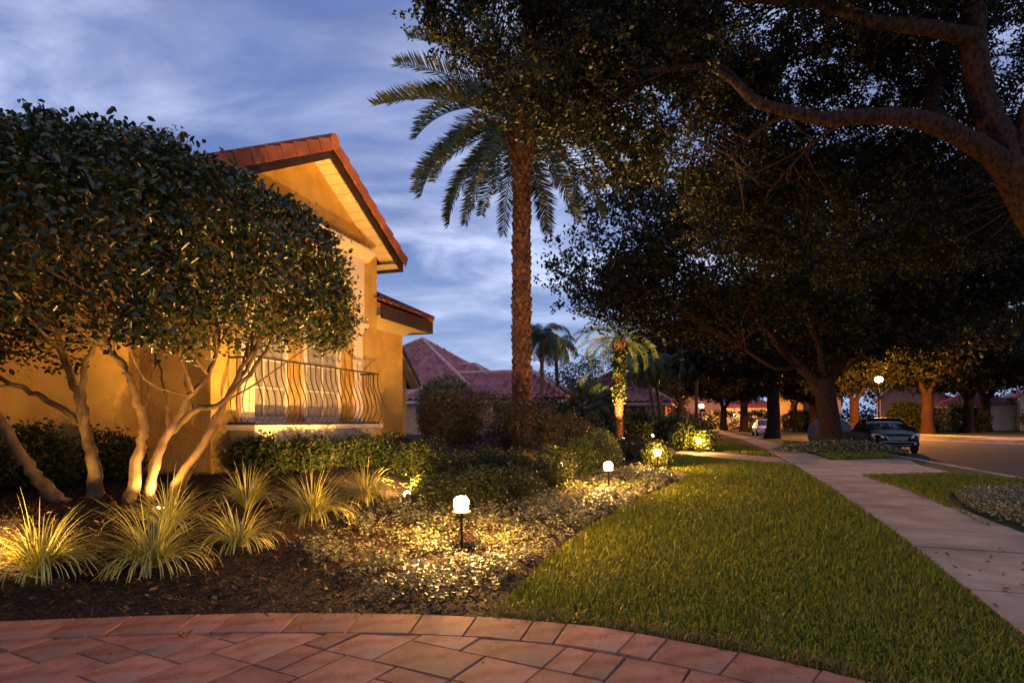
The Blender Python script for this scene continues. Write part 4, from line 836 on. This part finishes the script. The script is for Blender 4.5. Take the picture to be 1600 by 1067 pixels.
def lawn_blades(name, label, poly, n, dens, hmul=1.0, mat='grass'):
    X, Y = scatter(poly, n, dens); m = len(X); dist = np.sqrt(X*X+Y*Y); sc = np.clip(dist/5.0, 1.0, 3.2)
    a = rng.random(m)*6.283; lean = (.15 + .95*rng.random(m)); L = (.024+.036*rng.random(m))*np.clip(sc, 1, 1.5)*hmul; w = .0042*sc
    d = np.stack([np.cos(a), np.sin(a), np.zeros(m)], -1); sd = np.stack([-np.sin(a), np.cos(a), np.zeros(m)], -1); b0 = np.stack([X, Y, np.zeros(m)], -1); up = np.array([0, 0, 1.0])
    mid = b0 + d*(L*.5*np.sin(lean*.6))[:, None] + up*(L*.5*np.cos(lean*.6))[:, None]; tip = mid + d*(L*.5*np.sin(lean*1.5))[:, None] + up*(L*.5*np.cos(lean*1.5))[:, None]; w = w[:, None]
    V = np.stack([b0-sd*w, b0+sd*w, mid+sd*w*.9, mid-sd*w*.9, tip+sd*w*.15, tip-sd*w*.15], 1).reshape(-1, 3); b = np.arange(m)[:, None]*6
    tag(mesh_np(name, V, np.concatenate([b+np.array([[0,1,2,3]]), b+np.array([[3,2,4,5]])]), M[mat]), label, 'grass', kind='stuff')
def swleft(off=0.0): return [tuple(p) for p in ribbon([Vector(p) for p in SWL], 0, off)[1]]
near_lawn = [(-.15,3.70),(.37,3.56),(.70,3.41),(1.06,3.20),(1.31,3.02),(1.54,2.84),(1.9,2.48),(2.2,2.1)] + [p for p in swleft(-.01)][1:6] + [gd(1235,726), gd(1130,718), gd(1060,711)] + [(x, y) for x, y in BED[9:0:-1]]
dn = lambda X, Y: np.clip((4.6/np.sqrt(X*X+Y*Y))**1.5, .05, 1)
lawn_blades('front_lawn_grass', 'short mown lawn between the planting bed and the sidewalk', near_lawn, 760000, dn)
lawn_blades('lawn_edge_grass', 'dry brownish turf along the paver border', [(-.15,3.69),(.37,3.56),(.70,3.41),(1.06,3.20),(1.31,3.02),(1.54,2.84),(1.9,2.48),(2.2,2.1),(2.3,2.25),(2.0,2.6),(1.62,2.97),(1.12,3.34),(.72,3.56),(.38,3.70),(-.12,3.9)], 30000, lambda X, Y: .8, 1.25, 'drygrass')
lawn_blades('dry_lawn_patches', 'straw coloured blades mixed through the front lawn', near_lawn, 90000, lambda X, Y: dn(X, Y)*np.clip(1.6*np.sin(X*1.9+.7*np.sin(Y*1.3))*np.sin(Y*1.6+np.cos(X*1.1))-.25, 0.02, 1), 1.05, 'drygrass')
swr = swleft(1.25)
verge1 = [swr[3], swr[4], (6.0,8.45), (6.6,10.0), gd(1346,742), gd(1480,742), (10.3,12.6), (9.6,10.6), (8.9,10.5), (7.0,9.9), (6.1,8.6), (5.6,7.4)]
verge1 = [(5.0,6.1),(5.55,7.35),(6.25,8.75),(7.0,9.85),(8.4,10.45),(9.3,9.9),(10.4,12.6),gd(1480,741),gd(1346,744),(6.62,10.2),(5.95,8.35)]
lawn_blades('verge_grass', 'mown verge strip between sidewalk and road near the jasmine patch', verge1, 90000, lambda X, Y: .8)
verge2 = [gd(1285,717), gd(1325,716), gd(1400,714), (14.6,26), (16.8,35), (16.2,37), (10.6,20.4)]
lawn_blades('verge_grass', 'mown verge under the oak by the black car', verge2, 60000, lambda X, Y: .7, 1.2)
lawn2 = [gd(1205,713), gd(1150,708), gd(1090,703), (7.2,27), (9.5,36), (13.0,36), swleft(-.03)[6]]
lawn_blades('side_lawn_grass', 'small lawn beyond the brick walk beside the sidewalk', lawn2, 40000, lambda X, Y: .7, 1.2)

MUL = [(-.2,3.70),(-.6,3.75),(-1.9,3.75),(-3,3.62),(-4.5,3.35),(-5.2,3.2),(-6,7.5),(-3.0,9.5),(-1.2,9),(0.2,6.2),(.2,5.0)]
X, Y = scatter(MUL, 60000, lambda X, Y: np.clip((5/Y)**1.3, .2, 1)); Z = bed_z(X, Y) + .018 + .022*rng.random(len(X)); V, Fc = leaf_arrays(np.stack([X, Y, Z], -1), .02+.05*rng.random(len(X))**2, .006+.008*rng.random(len(X)), 1.1)
tag(mesh_np('bark_mulch', V, Fc, M['mulch']), 'dark shredded bark mulch covering the planting bed', 'mulch', kind='stuff')
X, Y = scatter([(-.3,3.72),(-1.9,3.76),(-3,3.65),(-4,3.6),(-4,6),(-2,8),(0,7.2),(1.2,7.0)], 700); Z = bed_z(X, Y) + .04; V, Fc = leaf_arrays(np.stack([X, Y, Z], -1), .03+.05*rng.random(len(X)), .02+.012*rng.random(len(X)), 1.2, fold=.3, shape=6)
tag(mesh_np('fallen_leaves', V, Fc, M['deadleaf']), 'small dry leaves scattered over the mulch', 'leaves', kind='stuff')
for k, (px_, py_, lab) in enumerate([(290,995,'curled dry leaf on the pavers left of the middle'), (412,966,'dry leaf at the border between mulch and pavers'), (180,1024,'tiny dark leaf on the left pavers'), (127,1000,'tiny dry leaf at the paver border on the far left'), (535,1025,'dry leaf speck on the middle pavers'), (763,1041,'brown leaf on the pavers right of the middle')]):
    X, Y = gd(px_, py_, .04); V, Fc = leaf_arrays(rng.normal(size=(3 if k == 0 else 1, 3))*np.array([.022, .022, .003]) + np.array([0,0,.012]), .05 if k < 2 else .022, .024 if k < 2 else .014, .8, fold=.35, shape=6); o = mesh_np('dry_leaf', V, Fc, M['deadleaf']); o.location = (X, Y, .042); tag(o, lab, 'leaf', 'dry leaves on the pavers')

# ------------------------------------------------------------------ garden lights
def path_light(x, y, z, lab, sc=1.0):
    t = tag(empty('path_light', (x, y, z)), lab, 'path light', 'bronze path lights'); t.rotation_euler = (R(rnd.uniform(-2, 2)), R(rnd.uniform(-2, 2)), rnd.uniform(0, 6)); t.scale = (sc, sc, sc)
    mb = MB(); mb.lathe([(.012,-.1),(.012,.33),(.016,.335),(.016,.352)], (0,0,0), 10); mb.build('stake', M['bronze'], t, smooth=True, auto=40)
    mb = MB(); mb.lathe([(.02,.353),(.085,.357),(.092,.362),(.088,.368),(.07,.376),(.058,.39)], (0,0,0), 20); mb.build('lamp_base', M['bronze'], t, smooth=True, auto=40)
    mb = MB(); mb.lathe([(.05,.391),(.066,.40),(.070,.43),(.069,.465),(.060,.488),(.04,.502),(.014,.508)], (0,0,0), 20); mb.build('glass', M['lampglow'], t, smooth=True)
    mb = MB(); mb.lathe([(.016,.5085),(.018,.515),(.012,.523),(.003,.527)], (0,0,0), 12); mb.build('cap', M['bronze'], t, smooth=True, auto=40)
    mb = MB()
    for k in range(3): a = k*2.094; mb.tube([(.075*math.cos(a),.075*math.sin(a),.372),(.075*math.cos(a),.075*math.sin(a),.46),(.062*math.cos(a),.062*math.sin(a),.494),(.017*math.cos(a),.017*math.sin(a),.512)], .003, 5)
    mb.build('guard_rod', M['bronze'], t)
for X, Y, lab in [(-.47,5.76,'nearest path light standing in the jasmine'), (1.63,10.29,'second path light along the jasmine bed'), (3.54,14.96,'path light at the far tip of the bed'), (7.6,33.0,'farthest small path light beyond the brick walk'), (7.1,23.3,'path light at the lawn corner by the sidewalk')]:
    path_light(X, Y, 0.0 if Y > 20 else zb(X, Y), lab)
def spot_fixture(loc, target, power, size, lab, color=WARM, lens=True):
    loc = Vector(loc); d = (Vector(target) - loc).normalized(); t = tag(empty('garden_spotlight', loc), lab, 'spotlight', 'bullet spotlights in the planting'); c = Vector((0, 0, .14))
    mb = MB(); mb.tube([(0,0,-.12),(0,0,.10)], .009, 8); mb.build('stake', M['bronze'], t)
    mb = MB(); mb.tube([c-d*.075, c-d*.06, c+d*.045], [.015,.032,.034], 14); mb.build('housing', M['bronze'], t, smooth=True, auto=40)
    mb = MB(); mb.tube([c+d*.0455, c+d*.055, c+d*.078, c+d*.092], [.036,.042,.036,.014], 14); mb.build('lens', M['spotglow'], t, smooth=True)
    lamp('SPOT', 'spot_lamp', c+d*.125, power, color, t, .025, tuple(c+d*2), size, .5)
    return t
spot_fixture((-1.30,7.7,zb(-1.3,7.7)), SQ(9.5,-6.3,3.0), 850, 118, 'bullet spotlight beside the striped grass washing the house front')
spot_fixture((-4.0,4.15,zb(-4.0,4.15)), (-3.1,5.1,.3), 230, 125, 'bullet spotlight left of the leftmost grass clump at the frame edge')
spot_fixture((1.0,12.2,.15), (.2,9.6,7.4), 3000, 75, 'bullet spotlight at the foot of the tall date palm')
spot_fixture((6.0,33.0,.1), (6.1,35.0,4.6), 5500, 75, 'bullet spotlight at the foot of the golden lit palm')
spot_fixture((-3.25,5.68,zb(-3.25,5.68)-.205), (-3.6,5.9,3.0), 80, 120, 'bullet spotlight among the crooked stems lighting the clipped crown')
spot_fixture((fw.x+.9,fw.y-1.5,.1), (fw.x-.6,fw.y,2.4), 60, 120, 'bullet spotlight before the yellow entry wing')

def street_lamp(x, y, h, lab, r=.2):
    t = tag(empty('street_lamp', (x, y, 0)), lab, 'street lamp', 'sodium street lamps'); r = .3; mb = MB(); mb.lathe([(.16,-.05),(.16,.25),(.1,.4),(.06,.6),(.05,h-.35),(.09,h-.3),(.09,h-.22)], (0,0,0), 12); mb.build('pole', M['black'], t, smooth=True, auto=40)
    mb = MB(); mb.lathe([(.08,h-.218),(r*.8,h-.12),(r,h),(r*.85,h+.13),(r*.5,h+.2)], (0,0,0), 16); mb.build('globe', M['streetglow'], t, smooth=True)
    mb = MB(); mb.lathe([(r*.62,h+.201),(r*.5,h+.26),(.05,h+.32),(.02,h+.42)], (0,0,0), 12); mb.build('cap', M['black'], t)
street_lamp(30.45,51.0,4.65,'bright orange street lamp across the road above the black car')
street_lamp(29.6,96.0,3.55,'distant orange street lamp at the end of the sidewalk')

# ------------------------------------------------------------------ cars
M['paint_black'] = mat_plain('black_car_paint', (.003,.0035,.008), .35, 0, .12, coat=.05)
M['paint_white'] = mat_plain('white_car_paint', (.7,.7,.72), .25, 0, .5, coat=.6)
M['cloth'] = mat_noise('car_cover_cloth', (.04,.04,.055), (.07,.07,.09), 3, .9, .6, 12, .03)
M['carglass'] = mat_plain('car_glass', (.01,.01,.012), .06, 0, .35)
M['chrome'] = mat_plain('chrome', (.6,.6,.62), .15, 1.0)
M['headlamp'] = mat_plain('headlamp_lens', (.55,.52,.46), .1, .2, .8)
M['rubber'] = mat_plain('tyre_rubber', (.012,.012,.012), .8)
M['rim'] = mat_plain('alloy_rim', (.4,.4,.42), .3, .9)
M['grille'] = mat_plain('grille_dark', (.01,.01,.011), .4)
ST = [(-2.42,.60,.38,.80),(-2.32,.80,.30,.93),(-1.9,.89,.24,1.0),(-1.0,.91,.22,.99),(0.0,.91,.22,.97),(.9,.91,.22,.95),(1.5,.90,.22,.90),(2.05,.87,.23,.83),(2.3,.78,.26,.76),(2.42,.60,.32,.66)]
def loft(mb, secs):
    k = len(secs[0]); b = [p for s_ in secs for p in s_]; n = len(secs)
    mb.add(b, [(i*k+j, i*k+(j+1) % k, (i+1)*k+(j+1) % k, (i+1)*k+j) for i in range(n-1) for j in range(k)] + [tuple(range(k))[::-1], tuple(range((n-1)*k, n*k))])
def car(loc, heading, paint, lab, cover=False, sc=1.0):
    t = tag(empty('parked_car', loc, heading), lab, 'car', 'cars parked along the street'); t.scale = (sc, sc, sc)
    if cover:
        secs = []
        for x, w, zb_, zt in ST:
            cab = float(np.interp(x, [-2.42,-1.9,-.95,.2,1.1,1.6,2.42], [0,.1,.44,.46,.05,0,0])); f = .03*math.sin(x*9); w = w+.05
            secs.append([(x,-w-.02-f,.03),(x,-w+f*.5,.5),(x,-w*.97,zt),(x,-w*.72,zt+cab*.9+.02),(x,-w*.3,zt+cab+.06),(x,w*.3,zt+cab+.06),(x,w*.72,zt+cab*.9+.02),(x,w*.97,zt),(x,w-f*.5,.5),(x,w+.02+f,.03)])
        mb = MB(); loft(mb, secs); o = mb.build('cover', M['cloth'], t, smooth=True); m = o.modifiers.new('s', 'SUBSURF'); m.levels = m.render_levels = 2
        return t
    secs = []
    for x, w, z0, z1 in ST:
        secs.append([(x,-w*.85,z0),(x,-w*.98,z0+.12),(x,-w,z0+(z1-z0)*.55),(x,-w*.96,z1-.07),(x,-w*.82,z1),(x,-w*.3,z1+.025),(x,w*.3,z1+.025),(x,w*.82,z1),(x,w*.96,z1-.07),(x,w,z0+(z1-z0)*.55),(x,w*.98,z0+.12),(x,w*.85,z0)])
    mb = MB(); loft(mb, secs); o = mb.build('body', paint, t, smooth=True); m = o.modifiers.new('s', 'SUBSURF'); m.levels = m.render_levels = 2
    # greenhouse
    G = [(1.12,.80,.93,.93),(.62,.80,.95,1.20),(.28,.80,.96,1.37),(-.2,.80,.97,1.42),(-.8,.80,.98,1.40),(-1.15,.79,.98,1.30),(-1.85,.76,.98,.98)]
    secs = [[(x,-w,z0),(x,-w+ (z1-z0)*.36,z1-.02),(x,-.25,z1+.015),(x,.25,z1+.015),(x,w-(z1-z0)*.36,z1-.02),(x,w,z0)] for x, w, z0, z1 in G]
    mb = MB(); loft(mb, secs); mb.build('window_glass', M['carglass'], t, smooth=True, auto=50)
    mb = MB(); secs = [[(x,-yw,z-.02),(x,-yw*.5,z+.012),(x,yw*.5,z+.012),(x,yw,z-.02)] for x, yw, z in ((.30,.64,1.385),(-.2,.645,1.435),(-.8,.645,1.418),(-1.12,.64,1.33))]
    k = 4; mb.add([p for s_ in secs for p in s_], [(i*k+j, i*k+j+1, (i+1)*k+j+1, (i+1)*k+j) for i in range(3) for j in range(3)]); o = mb.build('roof', paint, t, smooth=True); md = o.modifiers.new('so', 'SOLIDIFY'); md.thickness = .02; md.offset = 1
    for s_ in (-1, 1):
        mb = MB(); mb.tube([(1.12,s_*.795,.94),(.62,s_*.725,1.19),(.28,s_*.66,1.38),(-.2,s_*.645,1.425),(-.8,s_*.645,1.40),(-1.15,s_*.68,1.29),(-1.8,s_*.76,1.0)], .028, 6); mb.tube([(-.35,s_*.80,.98),(-.38,s_*.65,1.41)], .028, 6); mb.build('pillar', paint, t, smooth=True)
        mb = MB(); mb.lathe([(.03,-.08),(.09,-.06),(.1,0),(.08,.06),(.03,.075)], (0,0,0), 10); o = mb.build('mirror', paint, t, smooth=True); o.location = (.62, s_*.97, 1.02); o.scale = (.7, 1.1, .85)
        # headlight: swept lens
        mb = MB(); mb.add([(2.33,s_*.46,.60),(2.385,s_*.48,.70),(2.20,s_*.66,.795),(2.02,s_*.83,.80),(2.02,s_*.875,.70),(2.22,s_*.80,.60),(2.42,s_*.50,.645)], [(0,6,5),(6,4,5),(6,3,4),(6,2,3),(6,1,2),(0,1,6)]); o = mb.build('headlight', M['headlamp'], t, smooth=True); md = o.modifiers.new('so', 'SOLIDIFY'); md.thickness = .05; md.offset = 0
        mb = MB(); mb.tube([(2.36,s_*.62,.40),(2.39,s_*.60,.40)], .05, 10); mb.build('fog_lamp', M['headlamp'], t)
        for wx in (1.42, -1.42):
            w = MB(); w.tube([(wx,s_*.74,.32),(wx,s_*.76,.32),(wx,s_*.90,.32),(wx,s_*.925,.32)], [.28,.325,.325,.28], 24); wo = w.build('wheel', M['rubber'], t, smooth=True, auto=40)
            r_ = MB(); r_.tube([(wx,s_*.90,.32),(wx,s_*.932,.32)], [.21,.20], 20)
            for q in range(7): a = q*6.283/7; r_.tube([(wx,s_*.936,.32),(wx+.19*math.cos(a),s_*.934,.32+.19*math.sin(a))], .016, 5)
            r_.build('rim', M['rim'], wo)
            a_ = MB(); pts = [(wx+.37*math.cos(q*math.pi/10), s_*.905, .32+.37*math.sin(q*math.pi/10)) for q in range(11)]; a_.tube(pts, .022, 6); a_.build('wheel_arch', M['grille'], t)
    mb = MB(); mb.add([(2.385,-.42,.715),(2.385,.42,.715),(2.43,.30,.52),(2.43,-.30,.52)], [(0,1,2,3)]); o = mb.build('grille', M['grille'], t); md = o.modifiers.new('so', 'SOLIDIFY'); md.thickness = .03; md.offset = 0
    f_ = MB(); f_.tube([(2.40,-.43,.72),(2.40,.43,.72),(2.445,.31,.515),(2.445,-.31,.515),(2.40,-.43,.72)], .014, 6)
    for q in range(1, 5): z = .72-.2*q/5; yy = .43-.12*q/5; f_.tube([(2.405+.04*q/5,-yy,z),(2.405+.04*q/5,yy,z)], .005, 5)
    f_.build('grille_frame', M['chrome'], o)
    e_ = MB(); e_.tube([(2.452,.07*math.cos(a*.3142*1),.62+.048*math.sin(a*.3142)) for a in range(21)], .007, 5); e_.tube([(2.455,.02,.655),(2.456,-.012,.60),(2.456,.05,.598)] if False else [(2.455,-.015,.655),(2.456,.018,.602),(2.456,-.05,.600)], .006, 5); e_.build('emblem', M['chrome'], o)
    mb = MB(); mb.box(2.36, 2.40, -.5, .5, .30, .40); mb.build('air_intake', M['grille'], t, bevel=.01)
    mb = MB(); mb.tube([(2.18,-.83,.47),(2.36,-.66,.47),(2.452,-.3,.475),(2.452,.3,.475),(2.36,.66,.47),(2.18,.83,.47)], .012, 5); mb.build('bumper_strip', M['chrome'], t)
    return t
ch = math.atan2(-.95, -.31)
def along(front, heading): return (front[0]-2.42*math.cos(heading), front[1]-2.42*math.sin(heading), -.108)
car(along((15.55,24.75), ch), ch, M['paint_black'], 'black sedan parked at the kerb facing the viewer beside the oak')
car(along((16.75,31.3), ch), ch, None, 'car under a grey cloth cover behind the oak trunk', True, 1.04)
car(along((20.75,49.5), ch+.05), ch+.05, M['paint_white'], 'white car facing the viewer half hidden by an oak trunk')

# ------------------------------------------------------------------ other houses
def hip(t, cx, cy, a, b_, ze, pitch, ov=.5, caps=True, tw=.42):
    """hip roof on an a (x) by b_ (y) half-size footprint, in the local frame of t; ridge along the longer side"""
    A, Bq = a+ov, b_+ov; z0 = ze - ov*pitch; m = min(A, Bq); zr = z0 + m*pitch
    R0, R1 = (Vector((cx-(A-m), cy-(Bq-m), zr)), Vector((cx+(A-m), cy+(Bq-m), zr)))
    c = [Vector((cx-A,cy-Bq,z0)), Vector((cx+A,cy-Bq,z0)), Vector((cx+A,cy+Bq,z0)), Vector((cx-A,cy+Bq,z0))]
    if A >= Bq: faces = [(c[0],c[1],R1,R0),(c[1],c[2],R1,R1),(c[2],c[3],R0,R1),(c[3],c[0],R0,R0)]; hips = [(c[0],R0),(c[1],R1),(c[2],R1),(c[3],R0)]
    else: faces = [(c[0],c[1],R0,R0),(c[1],c[2],R1,R0),(c[2],c[3],R1,R1),(c[3],c[0],R0,R1)]; hips = [(c[0],R0),(c[1],R0),(c[2],R1),(c[3],R1)]
    mb = MB(); mb.add([*c, R0, R1], [(0,1,5,4),(1,2,5),(2,3,4,5),(3,0,4)] if A >= Bq else [(0,1,4),(1,2,5,4),(2,3,5),(3,0,4,5)]); mb.add([v - Vector((0,0,.02)) for v in c], [(0,3,2,1)])
    ro = mb.build('roof', M['ntile'], t)
    for p, q, r_, s_ in faces:
        u = (q-p); L = u.length; u.normalize(); mid = (r_+s_)/2; v = (mid-p) - u*((mid-p).dot(u)); h = v.length; v.normalize(); tr, tl = (r_-p).dot(u), (s_-p).dot(u)
        tile_field('roof_tiles', p, u, v, [(0,0),(L,0),(max(tr,tl)+.01,h),(min(tr,tl)-.01,h)], M['ntile'], ro, tw, .46, amp=.09)
    if caps:
        for p, q in hips + ([(R0, R1)] if (R1-R0).length > .1 else []):
            cb = MB(); n = 12; cb.tube([p.lerp(q, k/n) + Vector((0,0,.09 + .02*(k % 2))) for k in range(n+1)], .13, 8); cb.build('ridge_cap', M['ncap'], ro)
    fb = MB(); fb.box(cx-A+.02, cx+A-.02, cy-Bq+.02, cy+Bq-.02, z0-.22, z0-.03); fb.build('fascia', M['wall_w'], t)
def win(t, x, y, z, w, h, face, arch=False):
    """window on a wall facing -y ('s') or +x ('e') or -x ('w')"""
    ax = {'s': (1,0), 'e': (0,1), 'w': (0,1)}[face]; nx = {'s': (0,-1), 'e': (1,0), 'w': (-1,0)}[face]
    pt = lambda u, d, zz: (x+ax[0]*u+nx[0]*d, y+ax[1]*u+nx[1]*d, zz)
    def bar(mb, u0, u1, z0, z1, d0, d1): mb.hexa([pt(u0,d0,z0),pt(u1,d0,z0),pt(u1,d1,z0),pt(u0,d1,z0),pt(u0,d0,z1),pt(u1,d0,z1),pt(u1,d1,z1),pt(u0,d1,z1)])
    f_ = MB()
    for u0, u1, z0, z1 in ((-w/2-.1,-w/2,z,z+h),(w/2,w/2+.1,z,z+h),(-w/2-.1,w/2+.1,z-.1,z),(-w/2-.1,w/2+.1,z+h,z+h+.1),(-.03,.03,z,z+h),(-w/2,w/2,z+h*.5-.03,z+h*.5+.03)): bar(f_, u0, u1, z0, z1, .0, .07)
    if arch:
        n = 12; P_ = [(w/2*math.cos(math.pi*i/n), z+h+.1+w/2*math.sin(math.pi*i/n)) for i in range(n+1)]; f_.tube([pt(u, .035, zz) for u, zz in P_], .06, 6)
    fo = f_.build('window', M['trim'], t); g = MB(); bar(g, -w/2, w/2, z, z+h, .005, .02); g.build('pane', M['glass'], fo)
    if arch: g = MB(); g.add([pt(u, .02, zz) for u, zz in P_], [tuple(range(n+1))]); g.build('arch_pane', M['glass'], fo)
def walls(t, cx, cy, a, b_, h, mat): mb = MB(); mb.box(cx-a, cx+a, cy-b_, cy+b_, -.2, h); return mb.build('wall', mat, t)
NH = Vector((-7.0, 48, 0)); nh = tag(empty('tiled_house', NH, TH), 'neighbour house with broad rose red hip roofs behind the palm', 'house')
walls(nh, 0, 0, 6.0, 6.0, 3.6, M['wall_n']); hip(nh, 0, 0, 6.0, 6.0, 3.7, .64)
walls(nh, -4.6, -7.6, 2.6, 5.2, 2.75, M['wall_n']); hip(nh, -4.6, -7.6, 2.6, 5.2, 2.85, .60)
walls(nh, -1.0, -3.6, 2.3, 3.5, 3.4, M['wall_n']); hip(nh, -1.0, -3.6, 2.3, 3.5, 3.9, .62)
win(nh, -4.6, -12.8, .9, 1.5, 1.4, 's'); win(nh, -7.2, -11.2, .8, 1.3, 1.6, 'w'); win(nh, -7.2, -9.0, .8, 1.3, 1.6, 'w')
NH2 = Vector((8.6, 50, 0)); nh2 = tag(empty('tiled_house', NH2, TH), 'rose roofed wing half hidden behind the golden lit palm', 'house')
walls(nh2, 0, 0, 4, 4, 2.8, M['wall_n']); hip(nh2, 0, 0, 4, 4, 2.9, .6); win(nh2, -4, 1.0, .8, 1.2, 1.5, 'w'); win(nh2, -4, -2.0, .8, 1.2, 1.5, 'w')
def gable_house(loc, rz, w, d, h, pk, mat, lab, arch=True, wings=()):
    t = tag(empty('street_house', loc, rz), lab, 'house', 'houses across the road'); mb = MB(); mb.prism([(-w,-.2),(w,-.2),(w,h),(0,pk),(-w,h)], 1, -d, d); mb.build('wall', mat, t)
    mb = MB()
    for s_ in (-1, 1): sl_ = (pk-h)/w; mb.hexa([(s_*(w+.4),-d-.4,h-.4*sl_),(0,-d-.4,pk),(0,d+.4,pk),(s_*(w+.4),d+.4,h-.4*sl_),(s_*(w+.4),-d-.4,h-.4*sl_+.2),(0,-d-.4,pk+.2),(0,d+.4,pk+.2),(s_*(w+.4),d+.4,h-.4*sl_+.2)])
    mb.build('roof', M['ntile'], t)
    win(t, 0, -d, 1.0, 1.6, 1.6, 's', arch)
    for cx, cy, a, b_, hh, dr in wings:
        walls(t, cx, cy, a, b_, hh, M['wall_w']); hip(t, cx, cy, a, b_, hh, .5, caps=False, tw=.4)
        if dr:
            g = MB()
            for k in range(4): g.box(cx-a*.75, cx+a*.75, cy-b_-.06, cy-b_-.002, .05+k*.55, .05+k*.55+.53)
            g.build('garage_door', M['trim'], t, bevel=.02)
        else: win(t, cx, cy-b_, .9, 1.6, 1.5, 's')
    return t
face = R(-28)
gh = gable_house(Vector((55.5,86,.3)), face, 3.6, 5, 4.2, 7.4, M['wall_p'], 'gabled rose house with arched window beyond the orange street lamp', True, [(7.5,-1,4,4,3.0,True)])
gable_house(Vector((64,72,.3)), face, 4.5, 5, 3.8, 6.2, M['wall_w'], 'pale house at the right edge behind the hedge', False, [(-8,1,3.5,4,3.0,False)])
gable_house(Vector((50,104,.3)), face, 5.0, 6, 4.4, 7.6, M['wall_w'], 'pale house seen past the covered car', False, [(-9,0,4,4,3.4,False)])
gable_house(Vector((39,128,.3)), R(-10), 4.2, 5, 4.2, 6.8, M['wall_p'], 'far rose house with arched windows at the end of the street', True, [(-8,-1,4,4,3.4,False), (8,0,4,4,3.4,False)])
def wall_lamp(loc, lab):
    t = tag(empty('wall_lantern', loc), lab, 'lantern', 'lit lanterns of far houses'); mb = MB(); mb.lathe([(.03,-.2),(.12,-.15),(.14,.15),(.1,.2)], (0,0,0), 8); mb.build('glass', M['lanternglow'], t); mb = MB(); mb.lathe([(.18,.205),(.1,.3),(.02,.36)], (0,0,0), 8); mb.build('cap', M['black'], t)
    mb = MB(); mb.tube([(0,0,-.205),(0,0,-3.5)], .04, 6); mb.build('post', M['black'], t)
M['lanternglow'] = emit('lantern_glow', (1,.7,.3), 60)
wall_lamp(at(1455,625,66), 'small bright lantern above the clipped hedge across the road'); wall_lamp(at(1147,648,105), 'faint lantern between the far oaks')

ex_ = rng.uniform(-4.2, 1.4, 420); ey_ = np.interp(ex_, EX, EY) - .02 - .5*rng.random(420)**3.2; V, Fc = leaf_arrays(np.stack([ex_, ey_, np.full(420, .040)], -1), .008+.022*rng.random(420)**2, .004+.006*rng.random(420), 2.5)
tag(mesh_np('mulch_crumbs', V, Fc, M['mulch']), 'bark crumbs spilled over the paver border', 'mulch', kind='stuff')
kx = rng.integers(2, len(swc)-250, 90); lx = np.array([tuple(swc[k]) for k in kx]) + np.stack([rng.uniform(0, 1.15, 90), rng.uniform(-.3, 0, 90)], -1); V, Fc = leaf_arrays(np.concatenate([lx, np.full((90, 1), .037)], 1), .03+.03*rng.random(90), .015+.012*rng.random(90), 1.6, fold=.3, shape=6)
tag(mesh_np('sidewalk_litter', V, Fc, M['deadleaf']), 'few brown oak leaves lying on the sidewalk', 'leaves', kind='stuff')
PW = []
for k in range(420):
    t_ = rng.random(); PW.append((-60 + 240*t_, 175 + 25*rng.random() - 40*t_, 1.0 + 9.5*rng.random()**1.3))
V, Fc = leaf_arrays(clumped(np.array(PW), 40, 1.6, .8), 1.1, .7, .2); tag(mesh_np('distant_wood', V, Fc, M['oakleaf']), 'dark band of far trees closing the end of the street', 'trees', kind='stuff')
